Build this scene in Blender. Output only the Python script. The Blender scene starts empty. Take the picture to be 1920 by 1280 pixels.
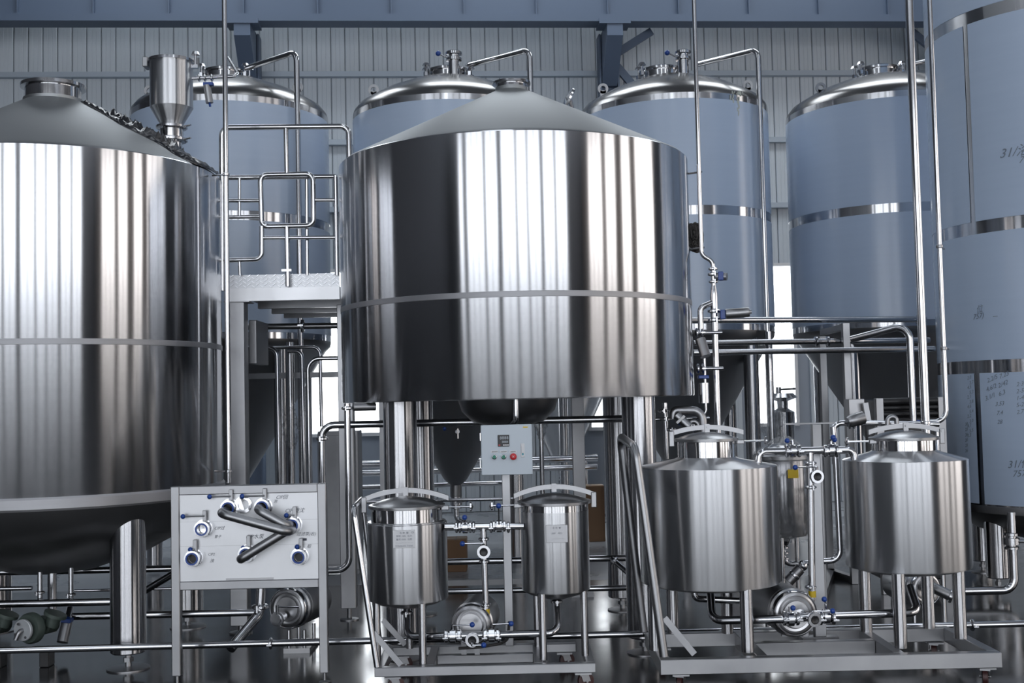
import bpy, math, random
from mathutils import Vector, Matrix
random.seed(7)
PI = math.pi
sc = bpy.context.scene
COL = sc.collection

# ------------------------------------------------------------------ camera
F = 2187.0
CAMZ = 1.6
p_, r_ = math.atan(0.0503), 0.0218
fw = Vector((0, math.cos(p_), math.sin(p_)))
up0 = Vector((0, -math.sin(p_), math.cos(p_)))
rt0 = Vector((1, 0, 0))
RT = rt0 * math.cos(r_) - up0 * math.sin(r_)
UP = up0 * math.cos(r_) + rt0 * math.sin(r_)
cd = bpy.data.cameras.new('camera')
cam = bpy.data.objects.new('camera', cd)
COL.objects.link(cam)
m = Matrix((RT, UP, -fw)).transposed().to_4x4()
m.translation = (0, 0, CAMZ)
cam.matrix_world = m
cd.sensor_width = 36
cd.lens = F * 36 / 1920
cd.clip_start, cd.clip_end = 0.1, 200
cd.dof.use_dof = True
cd.dof.focus_distance = 7.0
cd.dof.aperture_fstop = 9.0
sc.camera = cam

# ------------------------------------------------------------------ world, exposure
w = bpy.data.worlds.new('World')
sc.world = w
w.use_nodes = True
w.node_tree.nodes['Background'].inputs[0].default_value = (0.75, 0.86, 1.0, 1)
w.node_tree.nodes['Background'].inputs[1].default_value = 1.0
sc.view_settings.view_transform = 'Standard'
sc.view_settings.look = 'None'
sc.view_settings.exposure = 0.15
sc.view_settings.gamma = 1.0
sc.view_settings.use_curve_mapping = False
cy = sc.cycles
cy.max_bounces, cy.diffuse_bounces, cy.glossy_bounces, cy.transmission_bounces = 5, 2, 4, 2
cy.transparent_max_bounces = 6
cy.caustics_reflective = cy.caustics_refractive = False
cy.blur_glossy = 0.3
cy.use_adaptive_sampling = True
cy.adaptive_threshold = 0.03
cy.use_denoising = True
cy.use_light_tree = False
PANE_FRONT, PANE_SIDE, PANE_BACK, FILL_ROOF = 3.0, 2.8, 5.0, 1.7


def at(px, py, Y):
    """world point at forward distance Y seen at photograph pixel px, py (1920x1280)"""
    d = fw + RT * ((px - 960) / F) + UP * ((640 - py) / F)
    return Vector((0, 0, CAMZ)) + d * (Y / d.y)


def ray_cyl(px, py, cx, cy, R):
    d = fw + RT * ((px - 960) / F) + UP * ((640 - py) / F)
    a = d.x ** 2 + d.y ** 2
    b = -2 * (d.x * cx + d.y * cy)
    c = cx * cx + cy * cy - R * R
    t = (-b - math.sqrt(max(0, b * b - 4 * a * c))) / (2 * a)
    return Vector((0, 0, CAMZ)) + d * t


# ------------------------------------------------------------------ materials
MATS = {}


def mat(name, col=(0.5, 0.5, 0.5), rough=0.5, metal=0.0, spec=0.5, emit=None, strength=0.0, coat=0.0, coat_r=0.1,
        alpha=1.0, trans=0.0):
    m = bpy.data.materials.new(name)
    m.use_nodes = True
    b = m.node_tree.nodes['Principled BSDF']
    b.inputs['Base Color'].default_value = (*col, 1)
    b.inputs['Roughness'].default_value = rough
    b.inputs['Metallic'].default_value = metal
    b.inputs['Specular IOR Level'].default_value = spec
    b.inputs['Coat Weight'].default_value = coat
    b.inputs['Coat Roughness'].default_value = coat_r
    b.inputs['Alpha'].default_value = alpha
    b.inputs['Transmission Weight'].default_value = trans
    if emit:
        b.inputs['Emission Color'].default_value = (*emit, 1)
        b.inputs['Emission Strength'].default_value = strength
    MATS[name] = m
    return m


def nodes(m):
    return m.node_tree.nodes, m.node_tree.links, m.node_tree.nodes['Principled BSDF']


def noise_col(m, c1, c2, scale=(1, 1, 1), nscale=5.0, detail=4, lo=0.35, hi=0.65, rough=None, bump=0.0, bdist=0.01):
    N, L, b = nodes(m)
    tc = N.new('ShaderNodeTexCoord')
    mp = N.new('ShaderNodeMapping')
    mp.inputs['Scale'].default_value = scale
    nz = N.new('ShaderNodeTexNoise')
    nz.inputs['Scale'].default_value = nscale
    nz.inputs['Detail'].default_value = detail
    rp = N.new('ShaderNodeValToRGB')
    rp.color_ramp.elements[0].position = lo
    rp.color_ramp.elements[1].position = hi
    rp.color_ramp.elements[0].color = (*c1, 1)
    rp.color_ramp.elements[1].color = (*c2, 1)
    L.new(tc.outputs['Object'], mp.inputs[0])
    L.new(mp.outputs[0], nz.inputs['Vector'])
    L.new(nz.outputs['Fac'], rp.inputs[0])
    L.new(rp.outputs[0], b.inputs['Base Color'])
    if rough:
        mr = N.new('ShaderNodeMapRange')
        mr.inputs['From Min'].default_value = lo
        mr.inputs['From Max'].default_value = hi
        mr.inputs['To Min'].default_value = rough[0]
        mr.inputs['To Max'].default_value = rough[1]
        L.new(nz.outputs['Fac'], mr.inputs[0])
        L.new(mr.outputs[0], b.inputs['Roughness'])
    if bump:
        bp = N.new('ShaderNodeBump')
        bp.inputs['Strength'].default_value = bump
        bp.inputs['Distance'].default_value = bdist
        L.new(nz.outputs['Fac'], bp.inputs['Height'])
        L.new(bp.outputs[0], b.inputs['Normal'])
    return m


def brushed(name, col, rough, aniso, wav=0.0, grain=0.06):
    """horizontally brushed sheet: reflections smear along the vertical"""
    m = mat(name, col, rough, 1.0)
    N, L, b = nodes(m)
    b.inputs['Anisotropic'].default_value = aniso
    cx = N.new('ShaderNodeCombineXYZ')
    cx.inputs[2].default_value = 1.0
    L.new(cx.outputs[0], b.inputs['Tangent'])
    tc = N.new('ShaderNodeTexCoord')
    mp = N.new('ShaderNodeMapping')
    mp.inputs['Scale'].default_value = (0.6, 0.6, 60)
    nz = N.new('ShaderNodeTexNoise')
    nz.inputs['Scale'].default_value = 4
    nz.inputs['Detail'].default_value = 6
    L.new(tc.outputs['Object'], mp.inputs[0])
    L.new(mp.outputs[0], nz.inputs['Vector'])
    mr = N.new('ShaderNodeMapRange')
    mr.inputs['To Min'].default_value = rough - grain
    mr.inputs['To Max'].default_value = rough + grain
    L.new(nz.outputs['Fac'], mr.inputs[0])
    L.new(mr.outputs[0], b.inputs['Roughness'])
    if wav:
        m2 = N.new('ShaderNodeMapping')
        m2.inputs['Scale'].default_value = (1.6, 1.6, 0.45)
        n2 = N.new('ShaderNodeTexNoise')
        n2.inputs['Scale'].default_value = 1.7
        n2.inputs['Detail'].default_value = 1
        bp = N.new('ShaderNodeBump')
        bp.inputs['Strength'].default_value = wav
        bp.inputs['Distance'].default_value = 0.02
        L.new(tc.outputs['Object'], m2.inputs[0])
        L.new(m2.outputs[0], n2.inputs['Vector'])
        L.new(n2.outputs['Fac'], bp.inputs['Height'])
        L.new(bp.outputs[0], b.inputs['Normal'])
    return m


STEEL = (0.60, 0.605, 0.625)
brushed('brushed', STEEL, 0.165, 1.0, 0.07, 0.012)
brushed('brushed_small', (0.62, 0.625, 0.64), 0.30, 1.0, 0.05, 0.02)
brushed('seam', (0.52, 0.52, 0.54), 0.62, 0.6)
brushed('leg_steel', (0.50, 0.50, 0.515), 0.22, 1.0, 0.0, 0.01)
mat('polished', (0.56, 0.565, 0.585), 0.14, 1.0)
mat('mirror', (0.62, 0.62, 0.63), 0.10, 1.0)
noise_col(mat('satin', (0.40, 0.405, 0.42), 0.36, 1.0), (0.28, 0.283, 0.295), (0.39, 0.393, 0.405), (1, 1, 1), 2.5, 4, 0.3, 0.7, (0.3, 0.44))
mat('satin_tape', (0.35, 0.28, 0.2), 0.4)
mat('cone_steel', (0.30, 0.30, 0.305), 0.38, 1.0)
mat('dome_steel', (0.30, 0.295, 0.29), 0.24, 1.0)
mat('lid_steel', (0.42, 0.425, 0.435), 0.3, 1.0)
mat('casing', (0.52, 0.52, 0.53), 0.30, 1.0)
mat('vessel_dark', (0.25, 0.25, 0.26), 0.15, 1.0)
mat('flange_pale', (0.5, 0.52, 0.54), 0.4, 0.2)
noise_col(mat('plate', (0.7, 0.7, 0.72), 0.40, 1.0), (0.52, 0.525, 0.54), (0.62, 0.625, 0.64), (1, 1, 1), 3, 3, 0.3, 0.7, (0.36, 0.5))
mat('matt_steel', (0.36, 0.375, 0.385), 0.50, 1.0)
mat('tread', (0.50, 0.51, 0.53), 0.42, 1.0)
mat('tread_lug', (0.72, 0.73, 0.75), 0.3, 1.0)
mat('dull', (0.33, 0.33, 0.34), 0.35, 1.0)
mat('bore', (0.01, 0.01, 0.012), 0.4)
mat('blue', (0.012, 0.06, 0.30), 0.3)
mat('red', (0.55, 0.02, 0.03), 0.35)
mat('green', (0.0, 0.20, 0.12), 0.35)
mat('yellow', (0.75, 0.52, 0.03), 0.5)
mat('white', (0.75, 0.76, 0.78), 0.45)
mat('box_grey', (0.58, 0.65, 0.72), 0.42)
mat('black', (0.012, 0.012, 0.014), 0.4)
mat('rubber', (0.03, 0.028, 0.028), 0.6)
mat('ink', (0.10, 0.11, 0.14), 0.7)
mat('label_ink', (0.35, 0.37, 0.42), 0.7)
mat('digit', (0.45, 0.50, 0.55), 0.5)
mat('pump_green', (0.065, 0.085, 0.075), 0.45)
mat('cardboard', (0.22, 0.13, 0.075), 0.8)
mat('galv', (0.42, 0.48, 0.55), 0.45, 0.3)
mat('beam_blue', (0.085, 0.118, 0.178), 0.5)
mat('wheel_red', (0.05, 0.015, 0.015), 0.45)
mat('pencil', (0.20, 0.24, 0.30), 0.6)
mat('teal', (0.05, 0.30, 0.38), 0.4)
noise_col(mat('panel_paint', (0.4, 0.46, 0.54), 0.5), (0.57, 0.625, 0.68), (0.61, 0.665, 0.72), (1, 1, 0.2), 2.0)
mat('wall_paint', (0.33, 0.37, 0.43), 0.7)
mat('dark_wall', (0.10, 0.105, 0.12), 0.8)
mat('pier_tan', (0.32, 0.25, 0.20), 0.8)
mat('roof', (0.40, 0.43, 0.48), 0.7)
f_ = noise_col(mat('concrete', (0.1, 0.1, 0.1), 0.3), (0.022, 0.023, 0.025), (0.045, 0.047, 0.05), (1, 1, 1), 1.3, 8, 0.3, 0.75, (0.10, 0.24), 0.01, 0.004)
noise_col(mat('glare_concrete', (0.5, 0.5, 0.5), 0.3), (0.24, 0.255, 0.275), (0.40, 0.42, 0.45), (1, 1, 1), 1.5, 6, 0.3, 0.7, (0.2, 0.4))  # paler tone stands in for daylight glare on the rear floor
# protective blue film: glossy, with faint horizontal streaks
fm = noise_col(mat('film', (0.3, 0.4, 0.52), 0.3, 0.0, 0.6), (0.505, 0.61, 0.775), (0.52, 0.625, 0.79), (0.35, 0.35, 9), 3.0, 6, 0.3, 0.7, (0.16, 0.24))
mat('film_stain', (0.52, 0.55, 0.50), 0.4)
mat('clear_wrap', (0.6, 0.63, 0.67), 0.15, 0.0, 0.9, alpha=0.2)
mat('dark_wrap', (0.015, 0.016, 0.02), 0.22, 0.0, 0.9)
for nm, st, c in (('pane_front', PANE_FRONT, (0.90, 0.94, 1.0)), ('pane_side', PANE_SIDE, (1.0, 0.93, 0.88)),
                  ('pane_back', PANE_BACK, (0.92, 0.96, 1.0)), ('fill_roof', FILL_ROOF, (0.85, 0.92, 1.0)), ('fill_roof_back', 4.0, (0.88, 0.94, 1.0))):  # the two roof emitters are added fill for the hall
    mat(nm, (0.8, 0.8, 0.8), 0.3, emit=c, strength=st)


# ------------------------------------------------------------------ mesh builder
def perp(a):
    a = a.normalized()
    h = Vector((0, 0, 1)) if abs(a.z) < 0.9 else Vector((1, 0, 0))
    u = a.cross(h).normalized()
    return u, a.cross(u).normalized()


WL = {}


class MB:
    def __init__(s):
        s.v, s.f = [], []

    def add(s, vs, fs):
        o = len(s.v)
        s.v += [Vector(x) for x in vs]
        s.f += [tuple(i + o for i in f) for f in fs]
        return s

    def lathe(s, prof, o=(0, 0, 0), axis=(0, 0, 1), n=24, a0=0.0, a1=2 * PI, close=False):
        """revolve (radius, height) pairs around axis at o"""
        o = Vector(o)
        axis = Vector(axis).normalized()
        if abs(axis.z) > 0.999:
            u, v = Vector((1, 0, 0)), Vector((0, 1, 0)) * (1 if axis.z > 0 else -1)
        else:
            u, v = perp(axis)
            v = axis.cross(u)
        full = abs(a1 - a0 - 2 * PI) < 1e-6
        cnt = n if full else n + 1
        vs, fs = [], []
        for k in range(cnt):
            a = a0 + (a1 - a0) * k / n
            d = u * math.cos(a) + v * math.sin(a)
            for (r, z) in prof:
                vs.append(o + d * r + axis * z)
        q = len(prof)
        for k in range(n):
            k2 = (k + 1) % cnt
            for j in range(q if close else q - 1):
                j2 = (j + 1) % q
                fs.append((k * q + j, k2 * q + j, k2 * q + j2, k * q + j2))
        if not full and close:
            fs.append(tuple(range(q))[::-1])
            fs.append(tuple((cnt - 1) * q + j for j in range(q)))
        return s.add(vs, fs)

    def cyl(s, p0, p1, r, r2=None, n=16):
        p0, p1 = Vector(p0), Vector(p1)
        h = (p1 - p0).length
        r2 = r if r2 is None else r2
        return s.lathe([(0.0001, 0), (r, 0), (r2, h), (0.0001, h)], p0, p1 - p0, n)

    def ball(s, c, r, n=12):
        pr = [(max(0.0001, r * math.sin(PI * k / 8)), -r * math.cos(PI * k / 8)) for k in range(9)]
        return s.lathe(pr, c, (0, 0, 1), n)

    def tube(s, pts, r, bend=None, n=12, cap=True, seg=7):
        pts = [Vector(p) for p in pts]
        bend = r * 3 if bend is None else bend
        path = [pts[0]]
        for i in range(1, len(pts) - 1):
            a, b, c = pts[i - 1], pts[i], pts[i + 1]
            d1, d2 = (b - a), (c - b)
            l1, l2 = d1.length, d2.length
            d1.normalize(); d2.normalize()
            ang = d1.angle(d2)
            if ang < 0.02:
                path.append(b); continue
            t = min(bend * math.tan(ang / 2), 0.48 * l1, 0.48 * l2)
            A, C = b - d1 * t, b + d2 * t
            wgt = math.cos(ang / 2)
            for k in range(seg + 1):
                q = k / seg
                den = (1 - q) ** 2 + 2 * q * (1 - q) * wgt + q * q
                path.append((A * (1 - q) ** 2 + b * (2 * q * (1 - q) * wgt) + C * q * q) / den)
        path.append(pts[-1])
        tg = []
        for i in range(len(path)):
            a = path[max(0, i - 1)]; b = path[min(len(path) - 1, i + 1)]
            tg.append((b - a).normalized())
        u, _ = perp(tg[0])
        vs, fs = [], []
        for i, p in enumerate(path):
            t = tg[i]
            u = (u - t * u.dot(t)).normalized()
            v = t.cross(u)
            for k in range(n):
                a = 2 * PI * k / n
                vs.append(p + (u * math.cos(a) + v * math.sin(a)) * r)
        for i in range(len(path) - 1):
            for k in range(n):
                k2 = (k + 1) % n
                fs.append((i * n + k, i * n + k2, (i + 1) * n + k2, (i + 1) * n + k))
        if cap:
            fs.append(tuple(range(n))[::-1])
            fs.append(tuple((len(path) - 1) * n + k for k in range(n)))
        return s.add(vs, fs)

    def box(s, lo, hi, bev=0.0):
        (x0, y0, z0), (x1, y1, z1) = lo, hi
        return s.obox(Vector(((x0 + x1) / 2, (y0 + y1) / 2, (z0 + z1) / 2)), Vector((1, 0, 0)), Vector((0, 1, 0)),
                      (x1 - x0) / 2, (y1 - y0) / 2, (z1 - z0) / 2, bev)

    def obox(s, c, X, Y, hx, hy, hz, bev=0.0):
        c = Vector(c); X = Vector(X).normalized(); Y = Vector(Y).normalized(); Z = X.cross(Y).normalized()
        if bev <= 0:
            vs = [c + X * (hx * i) + Y * (hy * j) + Z * (hz * k) for i in (-1, 1) for j in (-1, 1) for k in (-1, 1)]
            fs = [(0, 1, 3, 2), (4, 6, 7, 5), (0, 4, 5, 1), (2, 3, 7, 6), (0, 2, 6, 4), (1, 5, 7, 3)]
            return s.add(vs, fs)
        b = bev
        vs = []; idx = {}
        for i in (-1, 1):
            for j in (-1, 1):
                for k in (-1, 1):
                    for ax in range(3):
                        e = [hx - b, hy - b, hz - b]
                        e[ax] += b
                        idx[(i, j, k, ax)] = len(vs)
                        vs.append(c + X * (e[0] * i) + Y * (e[1] * j) + Z * (e[2] * k))
        fs = []
        g = lambda i, j, k, ax: idx[(i, j, k, ax)]
        for sg in (-1, 1):
            q = [(-1, -1), (1, -1), (1, 1), (-1, 1)]
            fs.append([g(sg, a, d, 0) for a, d in q]); fs.append([g(a, sg, d, 1) for a, d in q]); fs.append([g(a, d, sg, 2) for a, d in q])
        for a in (-1, 1):
            for d in (-1, 1):
                fs.append([g(-1, a, d, 1), g(1, a, d, 1), g(1, a, d, 2), g(-1, a, d, 2)])
                fs.append([g(a, -1, d, 0), g(a, 1, d, 0), g(a, 1, d, 2), g(a, -1, d, 2)])
                fs.append([g(a, d, -1, 0), g(a, d, 1, 0), g(a, d, 1, 1), g(a, d, -1, 1)])
        for i in (-1, 1):
            for j in (-1, 1):
                for k in (-1, 1):
                    fs.append([g(i, j, k, 0), g(i, j, k, 1), g(i, j, k, 2)])
        out = []
        for f in fs:
            cc = sum((vs[i] for i in f), Vector()) / len(f)
            nn = (vs[f[1]] - vs[f[0]]).cross(vs[f[2]] - vs[f[0]])
            out.append(tuple(f) if nn.dot(cc - c) > 0 else tuple(f[::-1]))
        return s.add(vs, out)

    def bar(s, p0, p1, w, h, upv=(0, 0, 1), bev=0.0):
        """rectangular bar from p0 to p1: w across, h along upv"""
        p0, p1 = Vector(p0), Vector(p1)
        d = (p1 - p0).normalized()
        side = d.cross(Vector(upv)).normalized()
        return s.obox((p0 + p1) / 2, d, side, (p1 - p0).length / 2, w / 2, h / 2, bev)

    def strip(s, pts, wdir, hw, ndir, ht):
        """flat strap along pts: half width hw along wdir, half thickness ht along ndir"""
        wdir, ndir = Vector(wdir).normalized(), Vector(ndir).normalized()
        vs, fs = [], []
        for p in pts:
            for a, b in ((-1, -1), (1, -1), (1, 1), (-1, 1)):
                vs.append(Vector(p) + wdir * (hw * a) + ndir * (ht * b))
        for i in range(len(pts) - 1):
            for k in range(4):
                k2 = (k + 1) % 4
                fs.append((i * 4 + k, i * 4 + k2, i * 4 + 4 + k2, i * 4 + 4 + k))
        fs.append((0, 1, 2, 3)); fs.append(tuple(len(vs) - 4 + k for k in range(4)))
        return s.add(vs, fs)

    def build(s, name, mt, parent=None, smooth=True, angle=35, kind=None):
        if parent is not None:
            org = WL[parent.name]
        else:
            xs = [v.x for v in s.v]; ys = [v.y for v in s.v]
            org = Vector(((min(xs) + max(xs)) / 2, (min(ys) + max(ys)) / 2, min(v.z for v in s.v)))
        me = bpy.data.meshes.new(name)
        me.from_pydata([v - org for v in s.v], [], s.f)
        me.materials.append(MATS[mt])
        if smooth:
            me.shade_smooth()
            me.set_sharp_from_angle(angle=math.radians(angle))
        o = bpy.data.objects.new(name, me)
        COL.objects.link(o)
        if parent is not None:
            o.parent = parent
        else:
            o.location = org
        WL[o.name] = org
        if kind:
            o['kind'] = kind
        return o


def tag(o, label, cat, group=None):
    o['label'] = label
    o['category'] = cat
    if group:
        o['group'] = group
    return o


def thing(name, label, cat, loc, group=None):
    o = bpy.data.objects.new(name, None)
    o.empty_display_size = 0.1
    COL.objects.link(o)
    o.location = loc
    WL[o.name] = Vector(loc)
    return tag(o, label, cat, group)


def struct(o):
    o['kind'] = 'structure'
    return o


def pipe(name, label, pts, r, mt='polished', bend=None, n=14, clamps=(), group=None, cat='pipe'):
    """a run of tube; clamps = [(point, axis)] add tri-clamp ferrules as parts"""
    if not clamps:
        return tag(MB().tube(pts, r, bend, n).build(name, mt), label, cat, group)
    low = min((Vector(p) for p in pts), key=lambda p: p.z)
    t = thing(name, label, cat, low, group)
    MB().tube(pts, r, bend, n).build('tube', mt, t)
    for p, a in clamps:
        clamp(t, p, a, r)
    return t


def clamp(parent, p, a, r, wing=True):
    p = Vector(p); a = Vector(a).normalized()
    b = MB().lathe([(r * 1.02, -r * 0.55), (r * 1.5, -r * 0.4), (r * 1.75, -r * 0.22), (r * 1.75, r * 0.22), (r * 1.5, r * 0.4), (r * 1.02, r * 0.55)], p, a, 18)
    u, v = perp(a)
    if wing:
        d = (u if abs(u.z) < 0.7 else v)
        d = d if d.y < 0 or abs(d.y) < 0.2 else -d
        b.cyl(p + d * r * 1.5, p + d * r * 2.9, r * 0.28, n=8)
        b.obox(p + d * r * 2.9, a, d, r * 0.7, r * 0.35, r * 0.18)
    return b.build('clamp', 'polished', parent)


def valve(parent, p, axis, stem, hdir, r, hl=0.12, knob=True, name='valve'):
    """butterfly valve: body with two ferrule rings, stem, lever and a blue ball knob"""
    p = Vector(p); axis = Vector(axis).normalized(); stem = Vector(stem).normalized(); hdir = Vector(hdir).normalized()
    b = MB().lathe([(r, -r * 1.9), (r * 1.6, -r * 1.75), (r * 1.6, -r * 1.25), (r * 1.15, -r * 1.1), (r * 1.15, -r * 0.8), (r * 1.75, -r * 0.7), (r * 1.75, r * 0.7),
                    (r * 1.15, r * 0.8), (r * 1.15, r * 1.1), (r * 1.6, r * 1.25), (r * 1.6, r * 1.75), (r, r * 1.9)], p, axis, 18)
    o = b.build(name, 'polished', parent)
    h = MB().cyl(p + stem * r * 1.2, p + stem * r * 3.0, r * 0.42, n=10)
    e = p + stem * r * 2.7
    h.cyl(e, e + hdir * hl, r * 0.16 + 0.001, n=8)
    h.build('handle', 'polished', o)
    if knob:
        MB().ball(e + hdir * hl, 0.0155).build('knob', 'blue', o)
    return o


# ------------------------------------------------------------------ hall
WA = math.radians(4.0)
WD = Vector((math.cos(WA), math.sin(WA), 0))
WN = Vector((math.sin(WA), -math.cos(WA), 0))     # into the hall
W0 = Vector((0, 17.0, 0))


def wp(u, v, z):
    return W0 + WD * u + WN * v + Vector((0, 0, z))


def wall_u(px, py=600):
    d = fw + RT * ((px - 960) / F) + UP * ((640 - py) / F)
    t = (W0.dot(WN)) / d.dot(WN)
    q = d * t
    return (q - W0).dot(WD)


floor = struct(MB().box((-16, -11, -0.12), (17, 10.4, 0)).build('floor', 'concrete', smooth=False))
MB().box((-16, 10.4, -0.12), (17, 19.5, 0)).build('floor_glare', 'glare_concrete', floor, smooth=False)  # rear stretch of floor, window glare put into its colour
struct(MB().box((-16, -11, 9.2), (17, 19.5, 9.4)).build('ceiling', 'roof', smooth=False))
struct(MB().box((-16.2, -11, 0), (-16, 17.2, 9.2)).build('wall_left', 'dark_wall', smooth=False))

# back wall: core with window openings, ribbed cladding panels in front of it
ZB0, ZB1, ZT = 1.13, 3.55, 9.2
wins = [(wall_u(566), wall_u(726)), (wall_u(1098), wall_u(1132)), (wall_u(1400), wall_u(1492))]
U0, U1 = -15.5, 16.5
wb = bpy.data.objects.new('wall_back', None)
COL.objects.link(wb)
wb.location = W0
wb.rotation_euler = (0, 0, WA)
struct(wb)
spans, u = [], U0
for a, b_ in wins:
    spans.append((u, a)); u = b_
spans.append((u, U1))


def wall_box(name, u0, u1, z0, z1, v0, v1, mt, parent=wb):
    c = MB().box((u0, -v1, z0), (u1, -v0, z1))
    me = bpy.data.meshes.new(name)
    me.from_pydata(c.v, [], c.f)
    me.materials.append(MATS[mt])
    o = bpy.data.objects.new(name, me)
    COL.objects.link(o)
    o.parent = parent
    return o


wall_box('wall_core', U0, U1, ZB1, ZT, -0.2, 0, 'wall_paint')
wall_box('wall_core', U0, U1, 0, ZB0, -0.2, 0, 'wall_paint')
for a, b_ in spans:
    wall_box('wall_core', a, b_, ZB0, ZB1, -0.2, 0, 'wall_paint')
# cladding panels, one object each, shared mesh
PW = 0.205


def panel_mesh(z0, z1):
    g = PW / 2 - 0.006
    b = MB()
    prof = [(-g, 0.0), (-g, 0.022), (-g + 0.012, 0.03), (g - 0.012, 0.03), (g, 0.022), (g, 0.0)]
    # two stiffening grooves
    prof = prof[:3] + [(-0.035, 0.03), (-0.03, 0.026), (-0.025, 0.03), (0.025, 0.03), (0.03, 0.026), (0.035, 0.03)] + prof[3:]
    q = len(prof)
    vs = [(x, -v, z0) for x, v in prof] + [(x, -v, z1) for x, v in prof]
    fs = [(i, i + 1, q + i + 1, q + i) for i in range(q - 1)]
    b.add(vs, fs)
    me = bpy.data.meshes.new('panel')
    me.from_pydata(b.v, [], b.f)
    me.materials.append(MATS['panel_paint'])
    return me


pm_hi, pm_lo = panel_mesh(ZB1, ZT - 0.01), panel_mesh(0.01, ZB1)
uu = -8.2
while uu < 9.6:
    for me, hi in ((pm_hi, True), (pm_lo, False)):
        if not hi and any(a - PW / 2 < uu < b_ + PW / 2 for a, b_ in wins):
            continue
        o = bpy.data.objects.new('panel', me)
        COL.objects.link(o)
        o.parent = wb
        o.location = (uu, 0, 0)
    uu += PW
for i, (a, b_) in enumerate(wins):
    wn = bpy.data.objects.new('window_%d' % (i + 1), None)
    COL.objects.link(wn)
    wn.location = W0
    wn.rotation_euler = (0, 0, WA)
    struct(wn)
    fr = 0.05
    for (x0, x1, z0, z1) in ((a, b_, ZB0, ZB0 + fr), (a, b_, ZB1 - fr, ZB1), (a, a + fr, ZB0, ZB1), (b_ - fr, b_, ZB0, ZB1)):
        wall_box('window_frame', x0, x1, z0, z1, -0.16, 0.03, 'white', wn)
    k = max(1, round((b_ - a) / 0.62))
    for j in range(1, k):
        x = a + (b_ - a) * j / k
        wall_box('mullion', x - 0.025, x + 0.025, ZB0, ZB1, -0.14, 0.0, 'galv', wn)
    for j in range(k):
        wall_box('pane', a + (b_ - a) * j / k, a + (b_ - a) * (j + 1) / k, ZB0 + 0.02, ZB1 - 0.02, -0.12, -0.10, 'pane_back', wn)

# girts, crane beam, columns
for i, z in enumerate((6.38, 5.38, 4.40, 7.6)):
    b = MB().bar(wp(-9, 0.085, z), wp(10.5, 0.085, z), 0.10, 0.075)
    struct(b.build('trim_%d' % (i + 1), 'galv', smooth=False))
zb = at(960, 21, 15.6).z
cb = MB()
cb.bar(wp(-9.5, 1.0, zb), wp(11, 1.0, zb), 0.30, 0.10)
cb.bar(wp(-9.5, 1.06, zb + 0.4), wp(11, 1.06, zb + 0.4), 0.03, 0.8)
cb.bar(wp(-9.5, 1.0, zb + 0.85), wp(11, 1.0, zb + 0.85), 0.30, 0.05)
beam = struct(cb.build('trim_5', 'beam_blue', smooth=False))
for k in range(-9, 11):
    MB().bar(wp(k + 0.35, 1.0, zb + 0.43), wp(k + 0.365, 1.0, zb + 0.43), 0.26, 0.76).build('stiffener', 'beam_blue', beam, smooth=False)


def column(n, px, brace):
    u = wall_u(px, 90) * (16.3 / 17.0)
    c = MB()
    for du in (-0.13, 0.13):
        c.obox(wp(u + du, 0.45, (zb - 0.05) / 2), WD, WN, 0.012, 0.13, (zb - 0.05) / 2)
    c.obox(wp(u, 0.45, (zb - 0.05) / 2), WD, WN, 0.13, 0.012, (zb - 0.05) / 2)
    o = struct(c.build('trim_%d' % n, 'beam_blue', smooth=False))
    k = MB()          # tapering corbel under the crane beam
    pr = [(0.30, 0), (1.15, 0), (1.15, -0.20), (0.55, -0.75), (0.30, -0.75)]
    vs = [wp(u + s * 0.11, v, zb - 0.05 + z) for s in (-1, 1) for v, z in pr]
    k.add(vs, [(0, 1, 2, 3, 4), (9, 8, 7, 6, 5)] + [(i, (i + 1) % 5, 5 + (i + 1) % 5, 5 + i) for i in range(5)])
    k.build('corbel', 'beam_blue', o, smooth=False)
    for (d0, z0, d1, z1, v) in brace:
        MB().bar(wp(u + d0, v, zb + z0), wp(u + d1, v, zb + z1), 0.06, 0.11).build('brace', 'beam_blue', o, smooth=False)
    MB().bar(wp(u - 0.22, 1.0, zb - 0.05), wp(u + 0.22, 1.0, zb - 0.05), 0.34, 0.07).build('bearing_plate', 'beam_blue', o, smooth=False)


column(6, 457, [])
column(7, 1138, [(0.12, -0.50, 0.62, -1.12, 0.5), (0.12, -0.33, 0.62, -0.02, 0.6)])
column(8, 1790, [(-0.12, -0.45, -0.65, -0.02, 0.6)])


# walls behind and beside the camera, with the windows that light the hall
def opening_wall(name, axis, pos, lo, hi, z0, z1, wins, mt, th=0.25):
    root = bpy.data.objects.new(name, None)
    COL.objects.link(root)
    WL[name] = Vector((0, 0, 0))
    struct(root)

    def bx(a, b, za, zc, nm, m_, parent, d0=0.0, d1=th):
        q = MB()
        if axis == 'y':
            q.box((a, pos - d1, za), (b, pos - d0, zc))
        else:
            q.box((pos + d0, a, za), (pos + d1, b, zc))
        return q.build(nm, m_, parent, smooth=False)
    bx(lo, hi, 0, z0, 'wall_section', mt, root)
    bx(lo, hi, z1, 9.2, 'wall_section', mt, root)
    a = lo
    for (s, e, st) in wins:
        if s > a:
            bx(a, s, z0, z1, 'pier', 'pier_tan' if axis == 'x' else mt, root)
        a = e
    if a < hi:
        bx(a, hi, z0, z1, 'pier', mt, root)
    return bx


WN_ = [4]


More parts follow.
